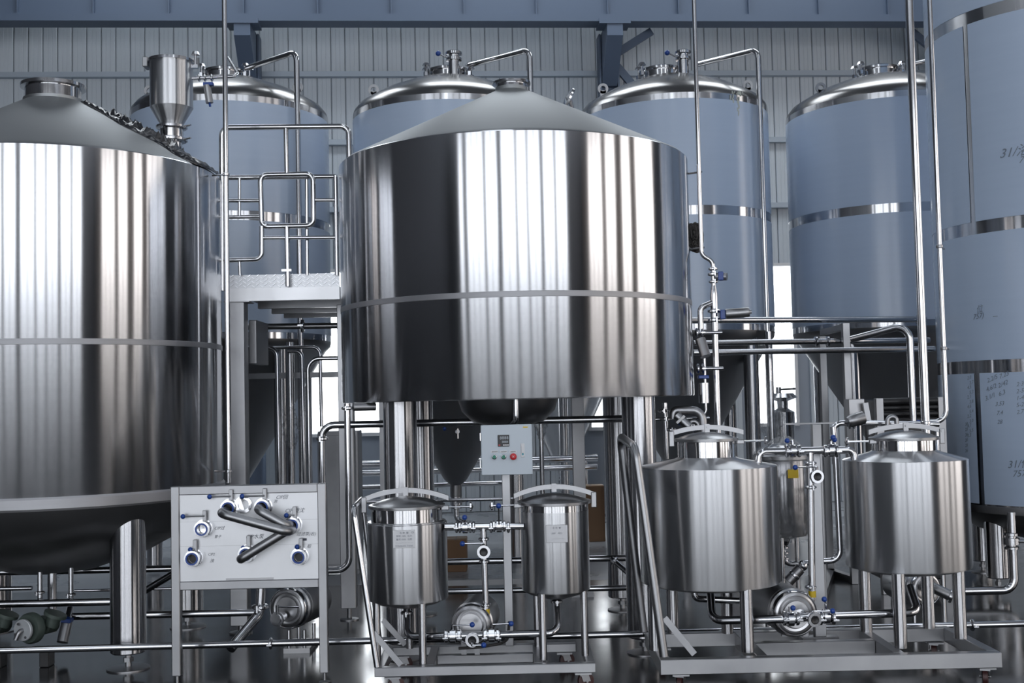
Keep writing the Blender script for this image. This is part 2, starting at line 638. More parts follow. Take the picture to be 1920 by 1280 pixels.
def window(bx, s, e, z0, z1, k, rows, mt):
    wn = bpy.data.objects.new('window_%d' % WN_[0], None)
    WN_[0] += 1
    COL.objects.link(wn)
    WL[wn.name] = Vector((0, 0, 0))
    struct(wn)
    for j in range(k):
        for r in range(rows):
            bx(s + (e - s) * j / k + 0.02, s + (e - s) * (j + 1) / k - 0.02, z0 + (z1 - z0) * r / rows + 0.02, z0 + (z1 - z0) * (r + 1) / rows - 0.02, 'pane', mt, wn, 0.10, 0.12)
    for j in range(k + 1):
        x = s + (e - s) * j / k
        bx(x - 0.07, x + 0.07, z0, z1, 'mullion', 'dull', wn, 0.04, 0.16)
    for r in range(rows + 1):
        z = z0 + (z1 - z0) * r / rows
        bx(s, e, z - 0.03, z + 0.03, 'transom', 'dull', wn, 0.05, 0.15)


fw_w = [(-12.6, -11.4, 1), (-10.5, -6.3, 3), (-5.9, -3.4, 2), (-2.6, 0.3, 2), (0.6, 2.6, 1), (2.85, 5.4, 2), (6.0, 8.6, 2), (9.0, 11.9, 2)]
bx = opening_wall('wall_front', 'y', -11.0, -16, 17, 0.1, 8.2, fw_w, 'dark_wall')
for s, e, k in fw_w:
    window(bx, s, e, 0.1, 8.2, k, 3, 'pane_front')
rw_w = [(-8.4, -4.0, 3), (-2.9, -0.2, 2), (1.5, 3.7, 2), (5.0, 9.8, 3)]
bx = opening_wall('wall_right', 'x', 17.0, -11, 18, 0.4, 8.0, rw_w, 'dark_wall')
for s, e, k in rw_w:
    window(bx, s, e, 0.4, 8.0, k, 3, 'pane_side')
# unseen glowing roof panels added to brighten hall and rear aisle, numbered with windows
for i, (x, y0, y1) in enumerate(((-6.5, -8, 9), (-0.5, -8, 9), (5.5, -8, 9), (-4.5, 12.5, 15.2), (0.0, 12.5, 15.2), (4.5, 12.5, 15.2))):
    hw = 0.55 if i < 3 else 1.6
    sk = MB().box((x - hw, y0, 9.17), (x + hw, y1, 9.2)).build('window_%d' % (WN_[0] + i), 'fill_roof' if i < 3 else 'fill_roof_back', smooth=False)
    struct(sk)

# ------------------------------------------------------------------ big brewhouse vessels
def leg_pipe(parent, x, y, z1, r, zf=0.10, disc=0.0, mt='leg_steel', n=32):
    """tubular leg with levelling screw and foot plate"""
    o = MB().lathe([(0.001, zf), (r * 0.92, zf), (r, zf + 0.008), (r, z1)], (x, y, 0), n=n).build('leg', mt, parent)
    f = MB().cyl((x, y, 0.012), (x, y, zf + 0.01), r * 0.14 + 0.004, n=10)
    f.lathe([(0.001, zf * 0.45), (r * 0.3, zf * 0.45), (r * 0.3, zf * 0.7), (0.001, zf * 0.7)], (x, y, 0), n=6)
    d = disc or r * 1.05
    f.lathe([(0.001, 0), (d, 0), (d, 0.008), (d * 0.3, 0.016), (0.001, 0.016)], (x, y, 0), n=24)
    f.build('foot', 'satin', o)
    return o


# --- centre vessel
MC = (0.035, 8.15)
MR = 1.216
t = thing('brew_kettle', 'large brushed steel brewing kettle with cone roof in the centre, above the two carts', 'tank', (*MC, 0))
ZK0, ZK1 = 1.605, 3.225
MB().lathe([(MR - 0.05, ZK0 + 0.004), (MR - 0.004, ZK0), (MR, ZK0 + 0.008), (MR, ZK1 - 0.006), (MR - 0.006, ZK1)], (*MC, 0), n=128).build('shell', 'brushed', t)
sb_ = at(960, 551, 6.95).z
MB().lathe([(MR, sb_ - 0.018), (MR + 0.0025, sb_ - 0.016), (MR + 0.0025, sb_ + 0.016), (MR, sb_ + 0.018)], (*MC, 0), n=128).build('weld_band', 'seam', t)
MB().lathe([(MR - 0.004, ZK1 - 0.004), (MR - 0.02, ZK1 + 0.012), (0.118, 3.775), (0.115, 3.80)], (*MC, 0), n=128).build('cone_roof', 'matt_steel', t)
MB().lathe([(0.112, 3.775), (0.112, 3.822), (0.135, 3.826), (0.135, 3.84), (0.105, 3.843), (0.1, 3.78)], (*MC, 0), n=40).build('roof_neck', 'mirror', t)
MB().lathe([(0.001, ZK0 + 0.02), (MR - 0.06, ZK0 + 0.02)], (*MC, 0), n=96).build('bottom_plate', 'dull', t)
MB().lathe([(0.34, ZK0 + 0.02), (0.31, 1.53), (0.24, 1.46), (0.13, 1.43), (0.001, 1.42)], (MC[0] - 0.07, MC[1] - 0.35, 0), n=40).build('sump', 'dull', t)
MB().tube([(MC[0] - 0.02, 7.45, 1.62), (MC[0] - 0.02, 7.45, 1.47), (MC[0] - 0.12, 7.6, 1.38)], 0.02, 0.05).build('drain_pipe', 'polished', t)
for sx in (-0.755, 0.755):
    for sy in (-0.75, 0.75):
        leg_pipe(t, MC[0] + sx, MC[1] + sy, ZK0 + 0.03, 0.106)

# raised manway lid on the far slope of the roof
ml = at(1068, 186, 8.15)
MB().lathe([(0.001, 0), (0.075, 0), (0.08, 0.006), (0.08, 0.02), (0.001, 0.035)], ml, (-1, -0.25, 0.5), 28).build('manway_lid', 'mirror', t)
MB().cyl((ml.x + 0.005, ml.y, ml.z), (ml.x + 0.03, ml.y, ml.z - 0.14), 0.012, n=8).build('lid_arm', 'polished', t)

# --- left vessel
la = at(100, 165, 7.9)
LC = (la.x, 7.9)
LR = 1.108
t = thing('mash_tank', 'large brushed steel mash tank with cone roof and rounded belly, cut by the photo edge', 'tank', (*LC, 0))
ZL0, ZL1 = 1.045, 3.185
MB().lathe([(LR - 0.004, ZL0), (LR, ZL0 + 0.006), (LR, ZL1 - 0.006), (LR - 0.006, ZL1)], (*LC, 0), n=128).build('shell', 'brushed', t)
sl = at(60, 640, 6.85).z
MB().lathe([(LR, sl - 0.018), (LR + 0.0025, sl - 0.016), (LR + 0.0025, sl + 0.016), (LR, sl + 0.018)], (*LC, 0), n=128).build('weld_band', 'seam', t)
LZN, LRN = 3.70, 0.195
MB().lathe([(LR - 0.004, ZL1 - 0.004), (LR - 0.02, ZL1 + 0.012), (LRN, LZN), (LRN, LZN + 0.02)], (*LC, 0), n=128).build('cone_roof', 'matt_steel', t)
MB().lathe([(0.182, LZN - 0.02), (0.182, LZN + 0.095), (0.212, LZN + 0.10), (0.212, LZN + 0.122), (0.175, LZN + 0.125), (0.172, LZN)], (*LC, 0), n=48).build('roof_neck', 'mirror', t)
MB().lathe([(LR - 0.002, ZL0 + 0.05), (LR + 0.012, ZL0 + 0.035), (LR + 0.012, ZL0 - 0.02), (LR - 0.02, ZL0 - 0.035)], (*LC, 0), n=128).build('bottom_rim', 'seam', t)
MB().lathe([(LR - 0.02, ZL0 - 0.03), (LR - 0.06, ZL0 - 0.12), (LR - 0.18, ZL0 - 0.24), (0.62, ZL0 - 0.40), (0.3, ZL0 - 0.50), (0.001, ZL0 - 0.53)], (*LC, 0), n=96).build('belly', 'cone_steel', t)
for sx, sy in ((0.70, -0.62), (-0.70, -0.62), (0.70, 0.70), (-0.70, 0.70)):
    leg_pipe(t, LC[0] + sx, LC[1] + sy, 1.02 if sy < 0 else 0.98, 0.108, disc=0.13)
for px, py in ((75, 1072), (133, 1076)):
    q = at(px, py, 7.55)
    MB().tube([(q.x, q.y, q.z + 0.16), (q.x, q.y, q.z - 0.2)], 0.016).build('outlet_tube', 'polished', t)
    clamp(t, (q.x, q.y, q.z - 0.13), (0, 0, 1), 0.018)
q = at(98, 1085, 7.9)
MB().tube([(q.x, q.y, q.z + 0.2), (q.x, q.y, q.z - 0.35)], 0.03).build('outlet_tube', 'polished', t)

# dark plastic sheet crumpled on the far slope of the left vessel's roof
b = MB()
rnd = random.Random(3)
a_mid = math.atan2(0.15, 1.0)
NU, NV = 60, 10
vs, fs = [], []
for i in range(NU + 1):
    r = 0.22 + (1.12 - 0.22) * i / NU
    zc = LZN - (r - LRN) / (LR - 0.02 - LRN) * (LZN - ZL1 - 0.012)
    for j in range(NV + 1):
        a = -0.30 + 0.06 * math.sin(i * 0.21) + (0.45 + 0.06 * math.sin(i * 0.9)) * j / NV / (0.35 + 0.75 * r)
        bump = 0.012 + rnd.random() * 0.03 + (0.055 if 12 < i < 44 and 2 < j < 9 else 0) * rnd.random()
        if j in (0,) or i in (0, NU):
            bump = 0.004
        vs.append((LC[0] + r * math.cos(a), LC[1] + r * math.sin(a), zc + bump))
for i in range(NU):
    for j in range(NV):
        k = i * (NV + 1) + j
        fs.append((k, k + NV + 1, k + NV + 2, k + 1))
b.add(vs, fs)
o = tag(b.build('plastic_sheet', 'dark_wrap', angle=180), 'crumpled black plastic sheet lying on the sloping roof of the mash tank', 'plastic sheet')
md = o.modifiers.new('thickness', 'SOLIDIFY'); md.thickness = 0.002

# --- hopper standing on the left vessel
hx = at(322, 240, 8.15)
HC = (hx.x, 8.15)
hz = lambda py: at(320, py, 8.15).z
t = thing('dosing_hopper', 'small steel hopper with conical foot standing on the mash tank roof', 'hopper', (*HC, hz(275)))
hr = 0.148
MB().lathe([(0.075, hz(236)), (hr, hz(203)), (hr, hz(117))], (*HC, 0), n=48).build('body', 'brushed_small', t, angle=20)
MB().lathe([(0.001, hz(110)), (hr * 0.6, hz(111)), (hr + 0.012, hz(114)), (hr + 0.012, hz(119)), (hr, hz(119))], (*HC, 0), n=48).build('lid', 'mirror', t)
MB().lathe([(0.072, hz(300)), (0.072, hz(266)), (0.095, hz(266)), (0.095, hz(261)), (0.08, hz(258)), (0.08, hz(243)), (0.098, hz(242)), (0.098, hz(236)), (0.07, hz(235))], (*HC, 0), n=36).build('neck', 'mirror', t)
for py in (239, 263):
    q = MB().lathe([(0.098, -0.012), (0.108, -0.008), (0.108, 0.008), (0.098, 0.012)], (*HC, hz(py)), n=36)
    q.cyl((HC[0] + 0.1, HC[1] - 0.03, hz(py)), (HC[0] + 0.15, HC[1] - 0.06, hz(py)), 0.007, n=8)
    q.build('clamp', 'polished', t)
MB().obox((HC[0] - 0.0, HC[1] + 0.05, hz(112)), (1, 0, -0.03), (0, 1, 0), 0.185, 0.006, 0.03).build('lid_bar', 'satin', t)
MB().obox((HC[0] - 0.172, HC[1] + 0.0, hz(118)), (1, 0, 0), (0, 1, 0), 0.018, 0.05, 0.035, 0.004).build('lid_hinge', 'satin', t)
q = MB().cyl((HC[0] + 0.172, HC[1], hz(126)), (HC[0] + 0.172, HC[1], hz(103)), 0.009, n=10)
q.cyl((HC[0] + 0.172, HC[1], hz(104)), (HC[0] + 0.172, HC[1], hz(98)), 0.03, 0.022, n=8)
q.obox((HC[0] + 0.165, HC[1], hz(126)), (1, 0, 0), (0, 1, 0), 0.025, 0.015, 0.012)
q.build('lid_knob', 'polished', t)
sp = at(357, 147, 8.15)
e1 = at(440, 143, 8.15)
br = MB().tube([sp, e1, at(446, 138, 8.2), at(428, 108, 8.5)], 0.011, 0.02)
br.build('side_pipe', 'polished', t)
for px in (373, 384, 397):
    clamp(t, at(px, 146, 8.15), (1, 0, 0.05), 0.015)
a0, a1 = at(388, 160, 8.1), at(393, 193, 8.1)
act = MB().cyl(a0, a1, 0.026, n=20).build('actuator', 'satin', t)
MB().obox(at(391, 158, 8.1), (1, 0, 0), (0, 1, 0), 0.035, 0.02, 0.012, 0.003).build('actuator_cap', 'blue', act)
MB().cyl(at(393, 193, 8.1), at(394, 200, 8.1), 0.008, n=8).build('actuator_stud', 'blue', act)


# ------------------------------------------------------------------ fermenters with blue film
def star_knob(parent, p, s=1.0):
    b = MB().cyl(p, p + Vector((0, 0, 0.10 * s)), 0.012 * s, n=8)
    b.cyl(p + Vector((0, 0, 0.09 * s)), p + Vector((0, 0, 0.12 * s)), 0.045 * s, 0.03 * s, n=6)
    b.cyl(p + Vector((0, 0, -0.02)), p + Vector((0, 0, 0.02)), 0.03 * s, n=6)
    return b.build('hatch_knob', 'polished', parent)


def film(parent, c, R, z0, z1, gaps=()):
    """film sleeve; gaps = angles where a strip of bare steel shows"""
    pr = [(R + 0.0005, z0), (R + 0.003, z0 + 0.001), (R + 0.003, z1 - 0.001), (R + 0.0005, z1)]
    if not gaps:
        return MB().lathe(pr, (*c, 0), n=96).build('film', 'film', parent)
    gs = sorted(gaps)
    for i, (g, wd) in enumerate(gs):
        g2, w2 = gs[(i + 1) % len(gs)]
        e = g2 - w2 / 2 + (2 * PI if i == len(gs) - 1 else 0)
        MB().lathe(pr, (*c, 0), n=96, a0=g + wd / 2, a1=e).build('film', 'film', parent)


def fermenter(label, px, Y, R=1.0, pipe_px=None, hatch=0, zshift=0.0, spout=True, clean_pipe=None):
    q = at(px, 400, Y)
    c = (q.x, Y)
    t = thing('fermenter', label, 'fermenter', (*c, 0), 'film covered fermenters along the cladding wall')
    z0, zm, z1 = 2.24, 3.41, 4.52
    MB().lathe([(R, z0), (R, z1 + 0.05)], (*c, 0), n=96).build('shell', 'brushed', t)
    film(t, c, R, zm + 0.045, z1 - 0.01)
    film(t, c, R, z0 + 0.06, zm - 0.045)
    dome = [(R, z1 + 0.05), (R - 0.012, z1 + 0.09), (R - 0.06, z1 + 0.15), (R - 0.14, z1 + 0.20), (R - 0.3, z1 + 0.29), (R - 0.5, z1 + 0.37), (0.35, z1 + 0.425), (0.001, z1 + 0.46)]
    MB().lathe(dome, (*c, 0), n=96).build('dome', 'dome_steel', t)
    zt = z1 + 0.43
    MB().lathe([(R, z0 + 0.002), (R - 0.01, z0 - 0.05), (R - 0.06, z0 - 0.10), (0.12, 0.80), (0.06, 0.74), (0.06, 0.62)], (*c, 0), n=96).build('cone', 'cone_steel', t)
    # outlet valve at the cone tip
    valve(t, (c[0], c[1], 0.56), (0, 0, 1), (0, -1, 0), (1, 0, 0.2), 0.035)
    MB().tube([(c[0], c[1], 0.5), (c[0], c[1], 0.38), (c[0] + 0.15, c[1] - 0.1, 0.33)], 0.03).build('outlet_pipe', 'polished', t)
    # a sampling cock on the cone
    s = Vector((c[0] + 0.05, c[1] - 0.42, 1.30))
    cock = MB().cyl(s + Vector((0, 0.06, 0)), s + Vector((0, -0.05, 0)), 0.022, n=10)
    cock.cyl(s + Vector((0, -0.04, 0.03)), s + Vector((0, -0.04, -0.07)), 0.012, n=8)
    cock = cock.build('sample_cock', 'polished', t)
    MB().ball(s + Vector((-0.13, -0.05, 0.03)), 0.02).build('knob', 'blue', cock)
    for k in range(4):
        a = PI / 4 + k * PI / 2
        x, y = c[0] + 0.88 * math.cos(a), c[1] + 0.88 * math.sin(a)
        MB().cyl((x, y, 0.03), (x, y, z0 - 0.02), 0.075, n=20).build('leg', 'leg_steel', t)
    # hatch on top
    hxp = c[0] + hatch
    hb = MB().lathe([(0.20, zt - 0.05), (0.20, zt + 0.09), (0.225, zt + 0.092), (0.225, zt + 0.115), (0.19, zt + 0.13), (0.001, zt + 0.15)], (hxp, c[1], 0), n=36).build('hatch', 'mirror', t)
    for a in (0.2, 1.35, 2.9, 3.6, 5.9):
        star_knob(hb, Vector((hxp + 0.245 * math.cos(a), c[1] + 0.245 * math.sin(a), zt + 0.06)), 0.95)
    if spout:
        sx = hxp + (0.08 if spout is True else spout)
        q = MB().lathe([(0.055, zt - 0.06), (0.055, zt + 0.12), (0.08, zt + 0.125), (0.08, zt + 0.15), (0.055, zt + 0.155), (0.055, zt + 0.18), (0.085, zt + 0.185), (0.085, zt + 0.21), (0.06, zt + 0.225), (0.001, zt + 0.23)], (sx, c[1] - 0.34, 0), n=28).build('spray_neck', 'mirror', t)
        MB().cyl((sx - 0.16, c[1] - 0.32, zt + 0.21), (sx - 0.05, c[1] - 0.33, zt + 0.15), 0.008, n=8).build('handle', 'polished', q)
        MB().ball((sx - 0.16, c[1] - 0.32, zt + 0.21), 0.028).build('knob', 'blue', q)
    # lifting lugs: plate ring with an eye
    for a in (math.radians(200), math.radians(-20)):
        x, y = c[0] + 0.80 * math.cos(a), c[1] + 0.80 * math.sin(a)
        MB().lathe([(0.028, -0.01), (0.055, -0.01), (0.055, 0.01), (0.028, 0.01)], (x, y, z1 + 0.29), (0, 1, 0), 20, close=True).obox((x, y, z1 + 0.22), (1, 0, 0), (0, 1, 0), 0.03, 0.01, 0.05).build('lifting_lug', 'satin', t)
    if pipe_px:
        (x0, y0), (x1, y1), ye = pipe_px
        P0 = at(x0, y0, Y - 0.1)
        P1 = at(x1, y1, Y - 0.72)
        MB().tube([P0, P1, (P1.x, P1.y, at(x1, ye, Y - 0.72).z)], 0.029, 0.10, 14).build('riser_pipe', 'polished', t)
    return c


T1 = fermenter('film covered fermenter behind the walkway railing and the hopper', 434, 11.95, 1.0, ((462, 128), (556, 97), 905), -0.05, spout=False)
T2 = fermenter('film covered fermenter half hidden behind the cone roof of the brewing kettle', 845, 12.1, 1.0, ((880, 122), (993, 93), 700), 0.0)
T3 = fermenter('film covered fermenter with yellow drip stains under its lid edge', 1266, 12.25, 0.99, ((1310, 120), (1421, 93), 905), -0.1, spout=0.18)
T4 = fermenter('film covered fermenter between the stained fermenter and the thick vertical pole', 1666, 12.4, 1.04, ((1712, 120), (1800, 100), 905), -0.05, spout=False)
# yellow drips on the third fermenter
rnd = random.Random(5)
t3 = [o for o in bpy.data.objects if o.get('label', '').startswith('film covered fermenter with yellow')][0]
b = MB()
for k in range(26):
    px, py = rnd.gauss(1378, 7), 172 + abs(rnd.gauss(0, 8))
    if k > 18:
        px, py = rnd.gauss(1384, 1), 180 + (k - 18) * 5
    p = ray_cyl(px, py, T3[0], T3[1], 0.993)
    n_ = Vector((p.x - T3[0], p.y - T3[1], 0)).normalized()
    s_ = 0.005 + rnd.random() * 0.008
    b.obox(p + n_ * 0.001, Vector((0, 0, 1)).cross(n_), Vector((0, 0, 1)), s_ * 0.6, s_ * 1.6, 0.0015)
b.build('drip_stain', 'film_stain', t3, kind='stuff')

# --- big film covered tank at the right edge
BC = (4.65, 9.70)
BR = 1.05
t = thing('storage_tank', 'tall film covered storage tank with handwriting at the right photo edge', 'tank', (*BC, 0))
zz = lambda px, py: ray_cyl(px, py, BC[0], BC[1], BR).z
b3, b2, b1, b0 = zz(1850, 22), zz(1850, 424), zz(1850, 687), zz(1850, 950)
MB().lathe([(BR, b0), (BR, 6.3)], (*BC, 0), n=128).build('shell', 'brushed', t)


def ang(px, py):
    q = ray_cyl(px, py, BC[0], BC[1], BR)
    return math.atan2(q.y - BC[1], q.x - BC[0]) % (2 * PI)


h = 0.05
film(t, BC, BR, b3 + h, 6.2)
film(t, BC, BR, b2 + h, b3 - h, [(ang(1816, 200), 0.045), (ang(1816, 200) + 2.4, 0.05)])
film(t, BC, BR, b1 + h, b2 - h)
film(t, BC, BR, b0 + 0.02, b1 - h, [(ang(1836, 800), 0.052), (ang(1836, 800) + 2.4, 0.05)])
MB().lathe([(BR, b0 + 0.01), (BR + 0.006, b0), (BR + 0.006, b0 - 0.05), (BR - 0.03, b0 - 0.09), (BR - 0.25, b0 - 0.22), (0.4, b0 - 0.32), (0.001, b0 - 0.36)], (*BC, 0), n=96).build('belly', 'cone_steel', t)
MB().lathe([(BR, 6.3), (BR - 0.05, 6.38), (0.6, 6.6), (0.001, 6.7)], (*BC, 0), n=96).build('dome', 'mirror', t)
for a in (200, 250, 290, 340, 70, 130):
    x, y = BC[0] + 0.86 * math.cos(math.radians(a)), BC[1] + 0.86 * math.sin(math.radians(a))
    leg_pipe(t, x, y, b0 + 0.1, 0.09, n=24)
# outlet of the big tank
q0, q1, q2, q3 = at(1896, 960, 8.9), at(1898, 1090, 8.9), at(1880, 1106, 8.9), at(1800, 1108, 8.9)
MB().tube([q0, (q0.x, q0.y, at(1898, 1106, 8.9).z), q3], 0.032, 0.09).build('outlet_pipe', 'polished', t)
valve(t, at(1896, 1014, 8.9), (0, 0, 1), (0.9, -0.4, 0), (0.2, -0.3, -1), 0.034, 0.12, False)


def text(body, p, n, size, mt, parent, right=None, name='writing', align='CENTER'):
    """flat lettering lying on a surface with outward normal n"""
    cu = bpy.data.curves.new(name, 'FONT')
    cu.body = body
    cu.size = size
    cu.align_x = align
    cu.align_y = 'CENTER'
    cu.extrude = 0.0003
    cu.shear = 0.35 if mt in ('pencil', 'ink') else 0.0
    cu.resolution_u = 2
    cu.materials.append(MATS[mt])
    tmp = bpy.data.objects.new('lettering', cu)
    COL.objects.link(tmp)
    me = bpy.data.meshes.new_from_object(tmp.evaluated_get(bpy.context.evaluated_depsgraph_get()))
    bpy.data.objects.remove(tmp)
    bpy.data.curves.remove(cu)
    me.materials.clear()
    me.materials.append(MATS[mt])
    o = bpy.data.objects.new(name, me)
    COL.objects.link(o)
    n = Vector(n).normalized()
    upv = Vector((0, 0, 1))
    X = (Vector(right) if right else upv.cross(n)).normalized()
    Yv = n.cross(X).normalized()
    M = Matrix((X, Yv, n)).transposed().to_4x4()
    M.translation = Vector(p) + n * 0.0012 - WL[parent.name]
    o.parent = parent
    o.matrix_local = M
    return o


def mark(body, px, py, size, tilt=0.0, parent=None):
    p = ray_cyl(px, py, BC[0], BC[1], BR + 0.004)
    n = Vector((p.x - BC[0], p.y - BC[1], 0)).normalized()
    X = Vector((0, 0, 1)).cross(n).normalized() * math.cos(tilt) + Vector((0, 0, 1)) * math.sin(tilt)
    text(body, p, n, size, 'pencil', t, X)


mark('31/洛', 1901, 285, 0.10)
mark('7', 1914, 300, 0.07)
mark('位', 1836, 580, 0.065, 0.15)
mark('757)', 1834, 593, 0.06, 0.1)
mark('ー', 1865, 594, 0.05)
for k, s in enumerate(('2.2/5', '4.6/2', '3.1/1')):
    mark(s, 1860 - k * 2, 710 + k * 17, 0.05, 0.35)
for k, s in enumerate(('7.23', '2/42', '6.3')):
    mark(s, 1882 - k * 2, 703 + k * 17, 0.05, 0.35)
for k, s in enumerate(('2·3', '2-5', '1-4', '5-2', '2.7')):
    mark(s, 1912, 720 + k * 13, 0.045, 0.15)
for k, s in enumerate(('3.53', '7.4', '28')):
    mark(s, 1874, 757 + k * 17, 0.045, 0.1)
for k in range(13):
    mark('%d.%d' % (k % 4 + 2, (k * 7) % 9), 1817 + (k % 2) * 4, 708 + k * 9, 0.038, 0.2)
for k in range(6):
    mark('2%d' % (k * 3 % 9), 1812, 795 + k * 10, 0.035, 0.2)
mark('31/位', 1910, 870, 0.08, 0.1)
mark('757', 1910, 888, 0.07, 0.1)

# ------------------------------------------------------------------ walkway platform between the vessels
PY = 8.25
t = thing('walkway_platform', 'raised steel walkway with tread plate edge and tube railing between the two big tanks', 'platform', (at(530, 600, PY).x, PY, 0))
xl, xr = at(425, 540, PY).x, at(637, 540, PY).x
zt, zm, zd = at(530, 514, PY).z, at(530, 539, PY).z, at(530, 563, PY).z
MB().box((xl, PY, zm), (xr, PY + 0.006, zt)).build('toe_plate', 'tread', t, smooth=False)
b = MB()
k = 0
x = xl + 0.01
while x < xr - 0.01:
    z = zm + 0.012 + (0.015 if k % 2 else 0)
    while z < zt - 0.008:
        j = k
        dz = 1 if j % 2 else -1
        b.obox((x, PY - 0.001, z), (1, 0, 0.75 * dz), (0, 1, 0), 0.0155, 0.004, 0.004, 0.002)
        z += 0.030
    x += 0.030
    k += 1
b.build('tread_pattern', 'tread_lug', t, smooth=False, kind='stuff')
MB().box((xl, PY - 0.01, zd), (xr, PY + 0.04, zm)).build('edge_beam', 'plate', t, smooth=False)
MB().box((xl, PY + 0.04, zm - 0.02), (xr - 0.005, PY + 1.6, zm)).build('deck', 'tread', t, smooth=False)
for yy in (0.55, 1.05, 1.55):
    MB().box((xl + 0.1, PY + yy, zm - 0.1), (xr, PY + yy + 0.05, zm - 0.02)).build('joist', 'satin', t, smooth=False)
px0 = at(447, 700, PY + 0.08).x
po = MB().box((px0 - 0.06, PY + 0.02, 0.06), (px0 + 0.06, PY + 0.14, zd + 0.02), 0.004).build('post', 'satin', t)
MB().box((px0 - 0.08, PY, zd - 0.005), (px0 + 0.10, PY + 0.16, zd + 0.002)).build('post_flange', 'satin', po, smooth=False)
MB().cyl((px0, PY + 0.08, 0), (px0, PY + 0.08, 0.07), 0.02).lathe([(0.001, 0), (0.08, 0), (0.08, 0.01), (0.001, 0.014)], (px0, PY + 0.08, 0)).build('foot', 'satin', po)
px1 = at(653, 1000, 8.75).x
po = MB().box((px1 - 0.055, 8.7, 0.09), (px1 + 0.055, 8.81, zd), 0.004).build('post', 'satin', t)
MB().cyl((px1, 8.755, 0), (px1, 8.755, 0.10), 0.018).lathe([(0.001, 0), (0.07, 0), (0.07, 0.008), (0.001, 0.02)], (px1, 8.755, 0)).build('foot', 'satin', po)
rr = 0.0175


def rail(nm, pts, r=rr, bend=0.06, Y=PY - 0.03):
    return MB().tube([at(x, y, Y) for x, y in pts], r, bend, 12).build(nm, 'polished', t)


rail('top_rail', [(417, 545), (416, 239), (654, 237), (655, 300)], rr * 1.15)
rail('rail_post', [(536, 240), (538, 325)])
rail('rail_post', [(538, 425), (540, 537)], rr * 1.1)
rail('rail_frame', [(537, 327), (488, 328), (491, 425), (588, 423), (587, 326), (537, 327)], rr * 1.1, 0.05)
rail('cross_rail', [(417, 333), (630, 331)], rr, Y=PY - 0.01)
rail('cross_rail', [(417, 376), (488, 376)], rr * 0.8)
rail('cross_rail', [(588, 375), (630, 375)], rr * 0.8)
rail('cross_rail', [(417, 407), (489, 406)], rr * 0.8)
rail('cross_rail', [(491, 446), (630, 445)], rr * 0.8)
rail('cross_rail', [(419, 488), (491, 486), (491, 424)], rr, 0.05)
rail('rail_post', [(629, 329), (632, 516)], rr * 0.9)
rail('baluster', [(449, 334), (449, 407)], rr * 0.65)
rail('baluster', [(449, 488), (450, 516)], rr * 0.65)
rail('baluster', [(575, 332), (576, 516)], rr * 0.75, Y=PY)
MB().obox(at(538, 507, PY - 0.03), (1, 0, 0), (0, 1, 0), 0.035, 0.02, 0.008).build('rail_clip', 'polished', t)

# thin tall pole in front of the walkway
p0, p1 = at(420, -60, 7.75), at(431, 905, 7.75)
X = at(425, 450, 7.75).x
pole = thing('vertical_pipe', 'thin tall vertical pipe rising in front of the walkway beside the mash tank', 'pipe', (X, 7.75, p1.z))
MB().tube([(X, 7.75, at(431, 905, 7.75).z), (X, 7.75, 4.9)], 0.0175).build('tube', 'polished', pole)
for py in (327, 883):
    z = at(425, py, 7.75).z
    MB().cyl((X - 0.10, 7.78, z), (X + 0.025, 7.74, z), 0.006, n=8).lathe([(0.018, -0.012), (0.023, -0.008), (0.023, 0.008), (0.018, 0.012)], (X, 7.75, z), n=14).build('bracket', 'polished', pole)

# ------------------------------------------------------------------ pipe panel stand
SY = 6.78
c00, c11 = at(327, 913, SY), at(605, 906, SY)
x0, x1 = at(320, 1000, SY).x, at(612, 1000, SY).x
zt = at(466, 909, SY).z
zb_ = at(466, 1104, SY).z
tw = 0.05
t = thing('swing_bend_stand', 'flat steel swing panel on two legs with seven blue ringed pipe ports', 'pipe stand', ((x0 + x1) / 2, SY, 0))
bev = 0.004
for xa in (x0, x1 - tw):
    lg = MB().box((xa, SY, 0.06), (xa + tw, SY + tw, zt - 0.0), bev).build('leg', 'satin', t)
    MB().cyl((xa + tw / 2, SY + tw / 2, 0), (xa + tw / 2, SY + tw / 2, 0.07), 0.009, n=10).lathe([(0.001, 0), (0.034, 0), (0.034, 0.008), (0.001, 0.018)], (xa + tw / 2, SY + tw / 2, 0)).build('foot', 'satin', lg)
MB().box((x0 + tw, SY, zt - tw), (x1 - tw, SY + tw, zt), bev).build('top_rail', 'satin', t)
MB().box((x0 + tw, SY, zb_), (x1 - tw, SY + tw, zb_ + tw), bev).build('bottom_rail', 'satin', t)
pf = SY + 0.012
MB().box((x0 + tw, pf, zb_ + tw), (x1 - tw, pf + 0.004, zt - tw)).build('face_plate', 'plate', t, smooth=False)
MB().box((at(424, 1085, pf).x, pf - 0.004, zb_ + tw - 0.004), (at(513, 1085, pf).x, pf, zb_ + tw + 0.012)).build('face_slot', 'dull', t, smooth=False)
for py in (1022, 976):
    z = at(466, py, pf).z
    MB().box((x0 + tw, pf - 0.0008, z), (x1 - tw, pf, z + 0.0015)).build('face_seam', 'satin', t, smooth=False)


